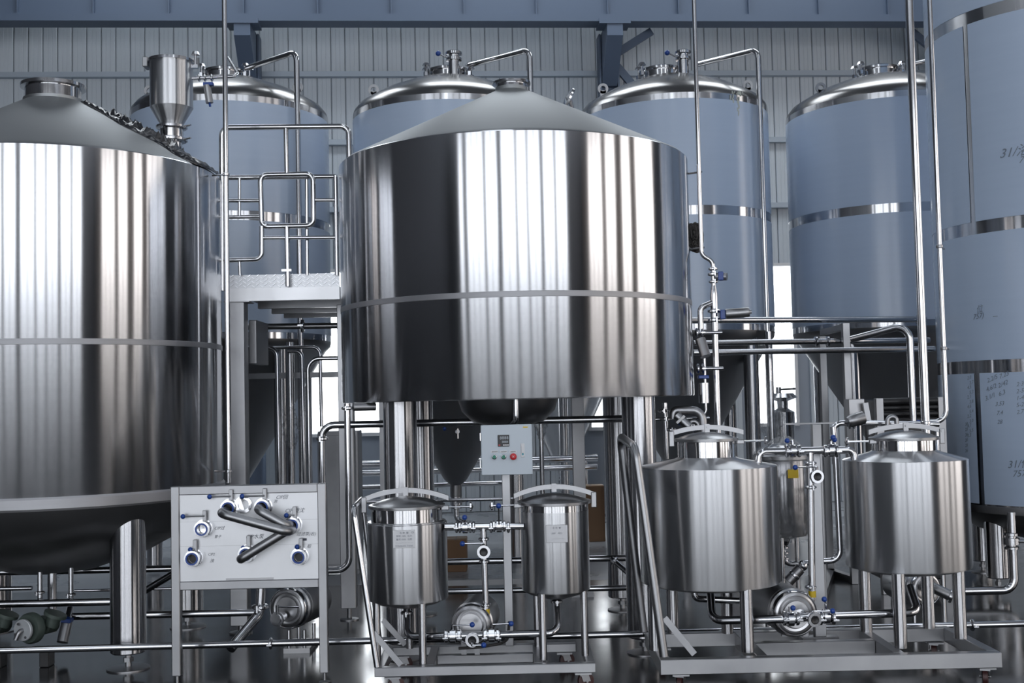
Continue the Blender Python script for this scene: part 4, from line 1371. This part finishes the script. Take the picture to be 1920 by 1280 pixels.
t = thing('cross_bar', 'level flat steel bar on two uprights crossing in front of the bright window', 'steel bar', (at(580, 700, 10.4).x, 10.4, 0))
q0, q1 = at(440, 706, 10.4), at(720, 699, 10.4)
q1.z = q0.z
MB().bar(q0, q1, 0.02, 0.05).build('bar', 'satin', t, smooth=False)
for q in (0.02, 0.98):
    c = q0.lerp(q1, q)
    MB().box((c.x - 0.025, 10.41, 0), (c.x + 0.025, 10.45, c.z + 0.02)).build('upright', 'satin', t, smooth=False)

# pump behind the pipe panel
t = thing('transfer_pump', 'round steel transfer pump on the floor behind the legs of the pipe panel', 'pump', (at(548, 1150, 7.6).x, 7.6, 0))
pc = at(541, 1140, 7.55)
pump(t, pc, (-0.25, -1, 0), 0.135, 'casing', 0.3, 0.0)
MB().box((pc.x - 0.05, 7.62, 0.0), (pc.x + 0.12, 7.95, 0.03)).build('base', 'dull', t, smooth=False)
for dx, yy in ((-0.02, 7.66), (0.08, 7.66), (0.0, 7.9), (0.1, 7.9)):
    MB().cyl((pc.x + dx, yy, 0.03), (pc.x + dx, yy, 0.14), 0.012, n=10).build('support', 'polished', t)
v0 = at(520, 1160, 7.4)
o = MB().lathe([(0.001, 0.02), (0.028, 0.02), (0.03, 0.01), (0.044, 0.01), (0.046, -0.004), (0.04, -0.016), (0.025, -0.02), (0.025, -0.1)], v0, (-0.2, -1, 0), 28).build('valve', 'polished', t)
MB().cyl(v0 + Vector((0, 0, 0.03)), v0 + Vector((0, 0, 0.085)), 0.011, n=8).cyl(v0 + Vector((0, 0, 0.075)), at(560, 1138, 7.36), 0.005, n=8).build('handle', 'polished', o)
pipe('pump_pipe', 'bent pipe behind the pipe panel that leads down to the floor pipe', P((492, 1060, 7.5), (487, 1150, 7.5), (432, 1216, 7.25)), 0.031, bend=0.07, clamps=[(at(488, 1137, 7.5), (0, 0, 1))])

# green pumps under the left vessel
for px, lab in ((44, 'green cast pump with a pale round flange under the mash tank, whole in view'), (-48, 'green cast pump under the mash tank, cut off by the photo edge')):
    f = at(px, 1181, 7.2)
    t = thing('cast_pump', lab, 'pump', (f.x, 7.4, 0), 'green pumps')
    MB().lathe([(0.001, 0), (0.085, 0), (0.095, -0.02), (0.095, -0.05), (0.06, -0.07), (0.05, -0.12), (0.06, -0.13), (0.06, -0.22), (0.001, -0.23)], f + Vector((0.01, 0.03, 0)), (-0.35, -1, 0), 28).build('casing', 'pump_green', t)
    MB().lathe([(0.001, 0.012), (0.062, 0.012), (0.066, 0.008), (0.066, -0.006), (0.001, -0.006)], f, (-0.35, -1, 0), 28).build('flange', 'flange_pale', t)
    for k in range(4):
        a = 0.5 + k * PI / 2
        c = f + Vector((0.046 * math.cos(a), -0.014, 0.046 * math.sin(a)))
        MB().cyl(c, c + Vector((-0.002, -0.008, 0)), 0.009, n=6).build('bolt', 'dull', t)
    MB().tube([f, f + Vector((-0.01, -0.035, 0)), f + Vector((-0.03, -0.04, -0.05))], 0.014, 0.03).build('elbow', 'satin', t)
    MB().lathe([(0.04, 0), (0.045, 0.06), (0.07, 0.065), (0.07, 0.085), (0.001, 0.085)], f + Vector((0.12, 0.12, 0.0)), (0.4, 0, 1), 20).build('outlet', 'pump_green', t)
    MB().box((f.x + 0.03, 7.36, 0), (f.x + 0.09, 7.46, 0.10), 0.005).build('base', 'black', t)

# low pipes and rack behind the small cart
t = hrun('return_pipe', 'level pipe behind the small cart at the height of its lower drum', (838, 1053, 8.55), (1190, 1046, 8.55), 0.024)
hrun('return_pipe', 'low level pipe behind the small cart, just above its pump', (690, 1112, 8.3), (1190, 1102, 8.3), 0.020)
pipe('slanted_pipe', 'short slanted pipe beside the rear leg of the kettle', P((1148, 1048, 8.45), (1200, 1092, 8.2)), 0.02, clamps=[(at(1152, 1051, 8.43), (0.6, -0.2, -0.5))])
tag(MB().bar(at(690, 1096, 8.75), at(1010, 1088, 8.75), 0.05, 0.04).build('frame_bar', 'satin', smooth=False), 'flat steel frame bar low behind the pump of the small cart', 'steel bar')
hrun('back_pipe', 'pale level pipe far behind, between the fermenter cones', (640, 872, 13.6), (1120, 868, 14.0), 0.042, props=(0.2, 0.95))
hrun('back_pipe', 'level pipe far behind, just below the pale one', (650, 888, 13.3), (1120, 890, 13.6), 0.034, props=(0.22, 0.93))
hrun('back_pipe', 'dark level pipe far behind, at the tip of the fermenter cone', (640, 915, 12.9), (960, 909, 13.2), 0.028, props=(0.4,))
hrun('back_pipe', 'thin level pipe right behind the lids of the small cart', (672, 941, 10.6), (962, 935, 10.6), 0.016, props=(0.3, 0.97))
c_ = at(1050, 600, 15.2)
t = thing('cone_vessel', 'smaller cone bottomed vessel standing far behind the control box', 'tank', (c_.x, 15.2, 0))
MB().lathe([(0.06, 0.62), (0.08, 0.68), (0.80, 2.15), (0.82, 2.25), (0.82, 3.6), (0.6, 3.85), (0.001, 3.95)], (c_.x, 15.2, 0), n=64).build('body', 'brushed_small', t)
for k in range(3):
    a = 0.5 + k * 2 * PI / 3
    MB().cyl((c_.x + 0.7 * math.cos(a), 15.2 + 0.7 * math.sin(a), 0), (c_.x + 0.7 * math.cos(a), 15.2 + 0.7 * math.sin(a), 2.3), 0.06, n=16).build('leg', 'leg_steel', t)
valve(t, (c_.x, 15.2, 0.52), (0, 0, 1), (0.3, -1, 0), (1, 0, 0), 0.04, 0.16)
s = Vector((c_.x, 14.82, 1.35))
MB().cyl(s, s + Vector((0, -0.16, 0)), 0.05, n=14).cyl(s + Vector((0, -0.14, 0)), s + Vector((0, -0.14, -0.2)), 0.018, n=8).build('sample_cock', 'dull', t)
MB().ball(s + Vector((-0.25, -0.14, 0.02)), 0.03).build('knob', 'blue', t)
po = at(1086, 900, 9.6)
t = thing('steel_post', 'square steel post behind the control box, reaching up under the kettle', 'post', (po.x, 9.6, 0))
MB().box((po.x - 0.05, 9.55, 0.03), (po.x + 0.05, 9.65, 1.9), 0.003).build('tube', 'satin', t)
MB().box((po.x - 0.09, 9.51, 0), (po.x + 0.09, 9.69, 0.03)).build('base_plate', 'satin', t, smooth=False)


def carton(px, py, Y, w, d, h, label):
    c = at(px, py, Y)
    t = thing('cardboard_box', label, 'box', (c.x, Y, 0))
    MB().box((c.x - w / 2, Y - d / 2, 0), (c.x + w / 2, Y + d / 2, h), 0.004).build('carton', 'cardboard', t)
    MB().box((c.x - w / 2 - 0.001, Y - 0.03, h - 0.06), (c.x + w / 2 + 0.001, Y + 0.03, h + 0.001)).build('tape', 'satin_tape', t, smooth=False)
    MB().box((c.x - 0.002, Y - d / 2 - 0.001, h - 0.002), (c.x + 0.002, Y + d / 2, h + 0.002)).build('flap_seam', 'ink', t, smooth=False)


carton(856, 1045, 11.2, 0.20, 0.3, 0.30, 'brown cardboard box on the floor behind the small stepped drum')
carton(1106, 905, 13.3, 0.3, 0.3, 0.62, 'brown cardboard box far behind beside the square post')

# ------------------------------------------------------------------ right hand side: valve column on the kettle's flank
VY = 8.05
X0 = at(1307, 200, VY).x
t = thing('valve_column', 'tall pipe with actuated valves climbing beside the kettle flank', 'pipe', (X0, VY, at(1344, 850, VY).z))
xv = at(1340, 600, VY).x
MB().tube([(X0, VY, 4.9), (X0, VY, at(1315, 478, VY).z), (xv, VY, at(1335, 490, VY).z), (xv, VY, at(1338, 545, VY).z)], 0.0155, 0.06, 14).build('riser', 'polished', t)
MB().lathe([(0.016, at(1338, 535, VY).z), (0.027, at(1338, 553, VY).z), (0.027, at(1338, 600, VY).z), (0.022, at(1338, 622, VY).z), (0.022, at(1345, 860, VY).z)], (xv, VY, 0), n=20).build('column', 'polished', t)
for py, r in ((504, 0.019), (514, 0.022), (528, 0.019), (583, 0.027), (600, 0.027)):
    clamp(t, (xv, VY, at(1338, py, VY).z), (0, 0, 1), r)
for py in (322, 464):
    z = at(1310, py, VY).z
    MB().cyl((X0 - 0.07, VY + 0.06, z), (X0 + 0.02, VY, z), 0.007, n=8).build('bracket', 'polished', t)
z = at(1340, 519, VY).z
v = MB().cyl((xv + 0.015, VY - 0.02, z), (xv + 0.085, VY - 0.05, z - 0.005), 0.026, n=18).build('small_actuator', 'satin', t)
MB().obox((xv + 0.045, VY - 0.045, z), (1, -0.3, 0), (0.3, 1, 0), 0.018, 0.026, 0.03, 0.004).build('actuator_cap', 'blue', v)
z = at(1340, 590, VY).z
v = MB().lathe([(0.001, 0), (0.032, 0), (0.034, 0.006), (0.034, 0.15), (0.03, 0.16), (0.012, 0.162), (0.012, 0.175), (0.001, 0.176)], (xv + 0.065, VY - 0.07, z), (1, -0.1, 0.05), 22).build('large_actuator', 'dull', t)
MB().obox((xv + 0.045, VY - 0.05, z - 0.004), (1, 0, 0), (0, 1, 0), 0.018, 0.03, 0.032, 0.004).build('actuator_cap', 'blue', v)
xe = at(1313, 600, VY).x
MB().tube([(xv, VY, at(1338, 566, VY).z), (xe, VY - 0.02, at(1314, 577, VY).z), (xe, VY - 0.02, at(1314, 625, VY).z)], 0.021, 0.04, 14).build('branch', 'polished', t)
for py, l in ((624, 'a'), (691, 'b')):
    z = at(1320, py, VY).z
    MB().tube([(X0 - 0.0, VY - 0.02, z), (xv + 0.045, VY - 0.02, z)], 0.012).build('side_branch', 'polished', t)
    clamp(t, (xe + 0.004, VY - 0.02, z), (1, 0, 0), 0.02)
    clamp(t, (xe - 0.03, VY - 0.02, z), (1, 0, 0), 0.02, False)
v = MB().cyl(at(1313, 636, VY - 0.05), at(1323, 668, VY - 0.09), 0.036, n=22).build('large_actuator', 'dull', t)
v = MB().lathe([(0.001, 0), (0.036, 0.002), (0.036, 0.14), (0.001, 0.142)], (xe, VY - 0.05, at(1314, 756, VY).z), n=22).build('large_actuator', 'polished', t)
MB().obox((xe, VY - 0.05, at(1314, 707, VY).z), (1, 0, 0), (0, 1, 0), 0.036, 0.03, 0.012, 0.004).build('actuator_cap', 'blue', v)
MB().tube([(xe + 0.02, VY, at(1320, 670, VY).z), (xe + 0.02, VY, at(1322, 770, VY).z), (xe - 0.02, VY, at(1318, 790, VY).z)], 0.011, 0.03).build('thin_branch', 'polished', t)

# pipe cluster under the kettle's right edge
ky = 7.75
t = thing('kettle_outlet', 'cluster of bent outlet pipes under the right rim of the kettle', 'pipe', at(1290, 860, ky))
MB().tube(P((1262, 785, ky), (1262, 769, ky), (1316, 769, ky), (1321, 850, ky)), 0.029, 0.07, 18).build('elbow_pipe', 'satin', t)
MB().cyl(at(1268, 778, ky - 0.03), at(1292, 800, ky - 0.05), 0.03, n=20).build('slanted_stub', 'satin', t)
MB().obox(at(1276, 786, ky - 0.08), (0.75, 0, 0.66), (0, 1, 0), 0.035, 0.01, 0.008).build('stub_handle', 'white', t)
MB().tube(P((1290, 806, ky), (1292, 790, ky), (1308, 790, ky), (1310, 806, ky)), 0.016, 0.04, 14).build('small_bend', 'satin', t)
for (x, y) in ((1243, 770), (1258, 805), (1247, 785)):
    clamp(t, at(x, y, ky + 0.05), (0, 0, 1), 0.02)
MB().tube(P((1246, 755, ky + 0.05), (1250, 860, ky + 0.05)), 0.016).build('drop_tube', 'polished', t)
MB().tube(P((1226, 786, ky + 0.12), (1330, 783, ky + 0.12)), 0.011).build('thin_tube', 'polished', t)

# black cable bundle strapped to the kettle flank
b = MB()
rnd = random.Random(11)
cz = at(1308, 437, 8.15).z
for k in range(22):
    cxx = MC[0] + MR + 0.04 + rnd.uniform(-0.02, 0.03)
    ph = rnd.uniform(0, 6)
    pts = []
    for j in range(15):
        a = 2 * PI * j / 14
        pts.append((cxx + (0.008 + 0.0015 * k) * math.cos(a + ph), MC[1] + 0.05 * k / 22 - 0.05 + rnd.uniform(-.01, .01), cz + (0.03 + 0.0035 * k) * math.sin(a + ph) - 0.0015 * k + rnd.uniform(-0.014, 0.014)))
    b.tube(pts, 0.008, 0.02, 6, seg=2)
b = b.build('cable_bundle', 'rubber', kind='stuff')
tag(b, 'coiled black cable bundle hung on the kettle flank beside the valve column', 'cable')

# horizontal pipes in front of the right hand fermenters
def far_run(label, y0, x0, x1, y1, Y0, Y1, r, clamps=()):
    A, B = at(x0, y0, Y0), at(x1, y1, Y1)
    B.z = A.z
    return pipe('supply_pipe', label, [A, B], r, clamps=[(A.lerp(B, q), B - A) for q in clamps])


far_run('level supply pipe just below the film of the right fermenters, uppermost of three', 600, 1296, 1735, 597, 9.9, 10.5, 0.027, (0.97,))
far_run('level supply pipe crossing the fermenter cones, middle of three', 643, 1300, 1742, 636, 9.7, 10.1, 0.025, (0.51, 0.56))
far_run('level supply pipe crossing the fermenter cones, lowest of three', 661, 1300, 1752, 653, 9.5, 9.8, 0.025)
RY = 9.85
t = thing('pipe_rack', 'square tube pipe rack standing between the large cart and the fermenter cones', 'rack', (at(1590, 800, RY).x, RY, 0))
xa = at(1590, 700, RY).x
MB().box((xa - 0.03, RY, 0), (xa + 0.03, RY + 0.06, at(1588, 605, RY).z), 0.003).build('upright', 'satin', t)
xb = at(1545, 700, RY + 0.5).x
MB().box((xb - 0.03, RY + 0.5, 0), (xb + 0.03, RY + 0.56, at(1545, 630, RY + 0.5).z), 0.003).build('upright', 'satin', t)
MB().bar((xa, RY + 0.05, at(1588, 612, RY).z), (xb, RY + 0.5, at(1588, 612, RY).z - 0.02), 0.05, 0.05).build('top_arm', 'satin', t, smooth=False)
xc = at(1535, 900, 8.9).x
MB().box((xc - 0.035, 8.9, 0), (xc + 0.035, 8.96, at(1536, 795, 8.9).z), 0.003).build('upright', 'satin', t)
MB().bar((xc, 8.96, 0.03), (xb, RY + 0.5, 0.03), 0.06, 0.06).build('base_bar', 'satin', t, smooth=False)
MB().bar((xa, RY + 0.06, 0.03), (xb, RY + 0.5, 0.03), 0.06, 0.06).build('base_bar', 'satin', t, smooth=False)
zst = at(1536, 795, 8.9).z + 0.006
s0, s1 = at(1470, 795, 8.93), at(1640, 795, 8.93)
s0.z = s1.z = zst
tag(MB().bar(s0, s1, 0.02, 0.012).build('flat_strap', 'satin', smooth=False), 'thin flat steel strap laid level across the top of the rack post', 'steel strap')

pp = P((1596, 636, 9.45), (1705, 607, 9.2), (1722, 792, 9.2))
pp[2].x, pp[2].y = pp[1].x, pp[1].y
pipe('spigot_pipe', 'bent pipe from the rack that turns down beside the thick pole', pp, 0.029, bend=0.10)
X = at(1720, 400, 8.0).x
t = thing('tall_pole', 'thick bright vertical pole in front of the fermenters, out of the top of the photo', 'pole', (X, 8.0, at(1741, 815, 8.0).z))
MB().tube([(X, 8.0, at(1741, 815, 8.0).z), (X, 8.0, 5.0)], 0.0285, n=20).build('tube', 'polished', t)
MB().lathe([(0.029, -0.012), (0.034, -0.008), (0.034, 0.008), (0.029, 0.012)], (X, 8.0, at(1741, 792, 8.0).z), n=18).build('ferrule', 'polished', t)
X = at(1759, 400, 8.35).x
ze = at(1770, 790, 8.35).z
t = thing('bent_pole', 'thin vertical pipe hugging the big storage tank, bent at its foot', 'pipe', (X, 8.35, ze))
MB().tube([(X, 8.35, 5.2), (X, 8.35, ze), (at(1730, 797, 8.35).x, 8.35, ze)], 0.0185, 0.09, 16).build('tube', 'polished', t)
for py in (462, 653):
    z = at(1765, py, 8.35).z
    MB().cyl((X, 8.35, z), (X + 0.09, 8.5, z), 0.006, n=8).lathe([(0.019, -0.012), (0.025, -0.008), (0.025, 0.008), (0.019, 0.012)], (X, 8.35, z), n=14).build('bracket', 'dull', t)
clamp(t, at(1745, 797, 8.35), (1, 0, 0), 0.02)
MB().ball(at(1722, 793, 8.2), 0.022).build('knob', 'blue', t)
X = at(1764, 1000, 8.5).x
pipe('drain_tube', 'thin vertical pipe between the right drum and the big storage tank', [(X, 8.5, 0.0), (X, 8.5, at(1766, 800, 8.5).z)], 0.016)

# pump line behind the lid of the right drum
t = thing('pump_line', 'level pump line with a motor and coil behind the right drum lid', 'pump', at(1650, 815, 8.1))
MB().tube(P((1565, 870, 8.1), (1562, 795, 8.1), (1590, 792, 8.1), (1760, 795, 8.1)), 0.019, 0.06, 16).build('tube', 'polished', t)
MB().lathe([(0.001, 0.07), (0.03, 0.07), (0.04, 0.05), (0.045, 0), (0.045, -0.05), (0.001, -0.055)], at(1606, 786, 8.05), (-1, -0.2, -0.25), 26).build('motor', 'dull', t)
for px in (1592, 1600, 1738):
    clamp(t, at(px, 794, 8.1), (1, 0, 0), 0.021)
MB().tube(P((1664, 800, 8.0), (1664, 782, 8.0), (1680, 780, 8.0), (1682, 800, 8.0)), 0.016, 0.04, 14).build('coil', 'satin', t)
MB().box((at(1592, 780, 8.2).x, 8.2, at(1592, 785, 8.2).z), (at(1622, 780, 8.2).x, 8.3, at(1592, 748, 8.2).z), 0.004).build('terminal_box', 'dull', t)
MB().bar(at(1628, 790, 8.15), at(1622, 755, 8.15), 0.03, 0.035, (1, 0, 0)).build('motor_bracket', 'satin', t, smooth=False)

# low pump under the right drum
t = thing('feed_pump', 'round steel feed pump on the floor behind the right drum legs', 'pump', (at(1735, 1110, 7.9).x, 7.9, 0))
pump(t, at(1735, 1104, 7.85), (0.25, -1, 0), 0.115, 'casing', 0.26, 0)
MB().tube(P((1735, 1100, 7.8), (1745, 1099, 7.6), (1783, 1117, 7.55)), 0.034, 0.06, 18).build('inlet_elbow', 'satin', t)
MB().lathe([(0.001, 0.012), (0.03, 0.012), (0.044, 0.008), (0.044, -0.008), (0.03, -0.012)], at(1783, 1117, 7.55), (1, -0.4, -0.3), 22).build('end_cap', 'polished', t)
for dx in (-0.05, 0.05):
    x = at(1735, 1104, 7.9).x + dx
    MB().cyl((x, 8.0, 0), (x, 8.0, 0.2), 0.014, n=10).build('support', 'polished', t)

# filter vessel wrapped in clear plastic
fy_ = 8.0
c_ = at(1466, 930, fy_)
cc = (c_.x, fy_)
t = thing('wrapped_filter', 'steel filter vessel wrapped in clear plastic with a yellow sticker', 'filter vessel', (*cc, 0))
zf = lambda py: at(1466, py, fy_).z
R_ = 0.175
MB().lathe([(0.03, zf(1022)), (0.05, zf(1010)), (R_ - 0.02, zf(1003)), (R_, zf(995)), (R_, zf(856)), (R_ - 0.02, zf(846)), (0.06, zf(832)), (0.001, zf(830))], (*cc, 0), n=48).build('vessel', 'vessel_dark', t)
MB().lathe([(R_ + 0.002, zf(862)), (R_ + 0.012, zf(860)), (R_ + 0.012, zf(853)), (R_ + 0.002, zf(851))], (*cc, 0), n=48).build('rim', 'satin', t)
rnd = random.Random(21)
vs, fs = [], []
NA, NZ = 64, 26
for j in range(NZ + 1):
    q = j / NZ
    py = 1008 - q * 190
    rad = R_ + 0.008 if py > 852 else (R_ + 0.01) * max(0.06, (1 - ((852 - py) / 38) ** 1.3))
    for k in range(NA):
        a = 2 * PI * k / NA
        rr_ = rad + rnd.uniform(0, 0.014) + 0.008 * math.sin(9 * a + 5 * q)
        vs.append((cc[0] + rr_ * math.cos(a) + (0.03 * (1 - rad / R_) if py < 852 else 0), cc[1] + rr_ * math.sin(a), zf(py) + rnd.uniform(-0.004, 0.004)))
for j in range(NZ):
    for k in range(NA):
        k2 = (k + 1) % NA
        fs.append((j * NA + k, j * NA + k2, (j + 1) * NA + k2, (j + 1) * NA + k))
MB().add(vs, fs).build('plastic_wrap', 'clear_wrap', t, angle=60)
p = ray_cyl(1487, 888, cc[0], cc[1], R_ + 0.03)
MB().obox(p, (1, -0.05, 0), (0.05, 1, 0), 0.035, 0.003, 0.028).build('yellow_sticker', 'yellow', t)
for a in (0.6, 2.6, 4.4):
    MB().cyl((cc[0] + 0.13 * math.cos(a), cc[1] + 0.13 * math.sin(a), 0), (cc[0] + 0.13 * math.cos(a), cc[1] + 0.13 * math.sin(a), zf(1000)), 0.016, n=12).build('leg', 'leg_steel', t)
MB().tube([(cc[0] + 0.0, cc[1], zf(1015)), (cc[0], cc[1], zf(1058)), at(1555, 1052, fy_)], 0.018, 0.05).build('outlet_pipe', 'polished', t)
for py in (1026, 1036, 1046):
    clamp(t, (cc[0], cc[1], zf(py)), (0, 0, 1), 0.02)
v = MB().cyl(at(1478, 1090, 7.8), at(1500, 1066, 7.8), 0.036, n=20).build('actuator', 'dull', t)
MB().lathe([(0.037, -0.01), (0.041, -0.006), (0.041, 0.006), (0.037, 0.01)], at(1489, 1078, 7.8), at(1500, 1066, 7.8) - at(1478, 1090, 7.8), 20).build('actuator_band', 'polished', v)
MB().ball(at(1505, 1060, 7.8), 0.035).build('actuator_end', 'polished', v)


def wrap_clump(label, px, py, Y, hw, hh, seed):
    """bunched clear plastic film hanging round a pipe"""
    rn = random.Random(seed)
    c = at(px, py, Y)
    pz = (hh * Y / F) / 1.0
    rx = hw * Y / F
    vs, fs = [], []
    NA, NZ = 28, 22
    for j in range(NZ + 1):
        q = j / NZ * 2 - 1
        env = (1 - 0.75 * abs(q) ** 1.5)
        for k in range(NA):
            a = 2 * PI * k / NA
            r = rx * env * rn.uniform(0.55, 1.1)
            vs.append((c.x + r * math.cos(a), c.y + r * math.sin(a), c.z + pz * q + rn.uniform(-0.01, 0.01)))
    for j in range(NZ):
        for k in range(NA):
            k2 = (k + 1) % NA
            fs.append((j * NA + k, j * NA + k2, (j + 1) * NA + k2, (j + 1) * NA + k))
    tag(MB().add(vs, fs).build('plastic_wrap', 'clear_wrap', angle=20), label, 'plastic wrap')
    return c


c_ = wrap_clump('bunched clear plastic film round a standing pipe behind the right carts', 1446, 775, 10.2, 26, 62, 4)
pipe('wrapped_pipe', 'standing pipe inside the bunched plastic film behind the filter vessel', [(c_.x, c_.y, 0), (c_.x, c_.y, 2.15)], 0.03)
c_ = wrap_clump('bunched clear plastic film hanging among the down pipes under the walkway', 545, 800, 10.2, 17, 52, 8)
pipe('wrapped_pipe', 'standing pipe inside the plastic film under the walkway', [(c_.x, c_.y, 0), (c_.x, c_.y, 2.15)], 0.036)
c_ = wrap_clump('torn clear plastic film hanging behind the kettle sump', 1014, 785, 9.8, 14, 45, 12)
pipe('wrapped_pipe', 'standing pipe inside the torn film behind the control box', [(c_.x, c_.y, 0), (c_.x, c_.y, 1.72)], 0.02)
t = thing('standing_vessel', 'short steel vessel with a flat top in front of the bright right window', 'tank', (at(1472, 900, 13.2).x, 13.2, 0))
c_ = at(1472, 900, 13.2)
MB().lathe([(0.001, 0.02), (0.13, 0.02), (0.13, at(1472, 772, 13.2).z), (0.06, at(1472, 765, 13.2).z), (0.06, at(1472, 752, 13.2).z), (0.17, at(1472, 745, 13.2).z), (0.12, at(1472, 737, 13.2).z), (0.001, at(1472, 735, 13.2).z)], (c_.x, 13.2, 0), n=32).build('body', 'polished', t)
MB().cyl((c_.x - 0.04, 13.2, at(1472, 737, 13.2).z), (c_.x - 0.04, 13.2, at(1472, 725, 13.2).z), 0.03, n=12).cyl((c_.x - 0.04, 13.2, at(1472, 730, 13.2).z), (c_.x + 0.15, 13.2, at(1472, 729, 13.2).z), 0.012, n=8).build('tap', 'polished', t)

# dark pipe bank behind the right drum and a plain cabinet beyond the down pipes
t = thing('chiller_bank', 'dark bank of level bars behind the right drum lid', 'machine', (at(1700, 800, 9.35).x, 9.4, 0))
xa, xb = at(1648, 770, 9.35).x, at(1764, 770, 9.35).x
for k, py in enumerate((752, 764, 776, 787)):
    z = at(1700, py, 9.35).z
    MB().cyl((xa, 9.35, z), (xb, 9.35, z), 0.022 if k else 0.03, n=14).build('bar', 'black', t)
for x in (xa, xb):
    MB().box((x - 0.03, 9.32, 0), (x + 0.03, 9.38, at(1700, 745, 9.35).z), 0.003).build('upright', 'dull', t)
MB().box((xa, 9.39, 0.1), (xb, 9.75, at(1700, 748, 9.35).z), 0.01).build('housing', 'black', t)
t = thing('equipment_cabinet', 'plain grey steel cabinet below the bright window beyond the down pipes', 'cabinet', (at(632, 900, 11.2).x, 11.2, 0))
xa, xb = at(596, 900, 11.0).x, at(672, 900, 11.0).x
zc = at(632, 808, 11.0).z
MB().box((xa, 11.0, 0.05), (xb, 11.3, zc), 0.005).build('case', 'satin', t)
MB().box((xa + 0.02, 10.985, 0.1), (xb - 0.02, 11.0, zc - 0.04), 0.003).build('door', 'satin', t)
MB().obox((xb - 0.06, 10.975, zc * 0.55), (1, 0, 0), (0, 1, 0), 0.01, 0.012, 0.06, 0.003).build('handle', 'dull', t)
for x in (xa + 0.04, xb - 0.04):
    MB().box((x - 0.02, 11.1, 0), (x + 0.02, 11.2, 0.05)).build('foot', 'dull', t, smooth=False)
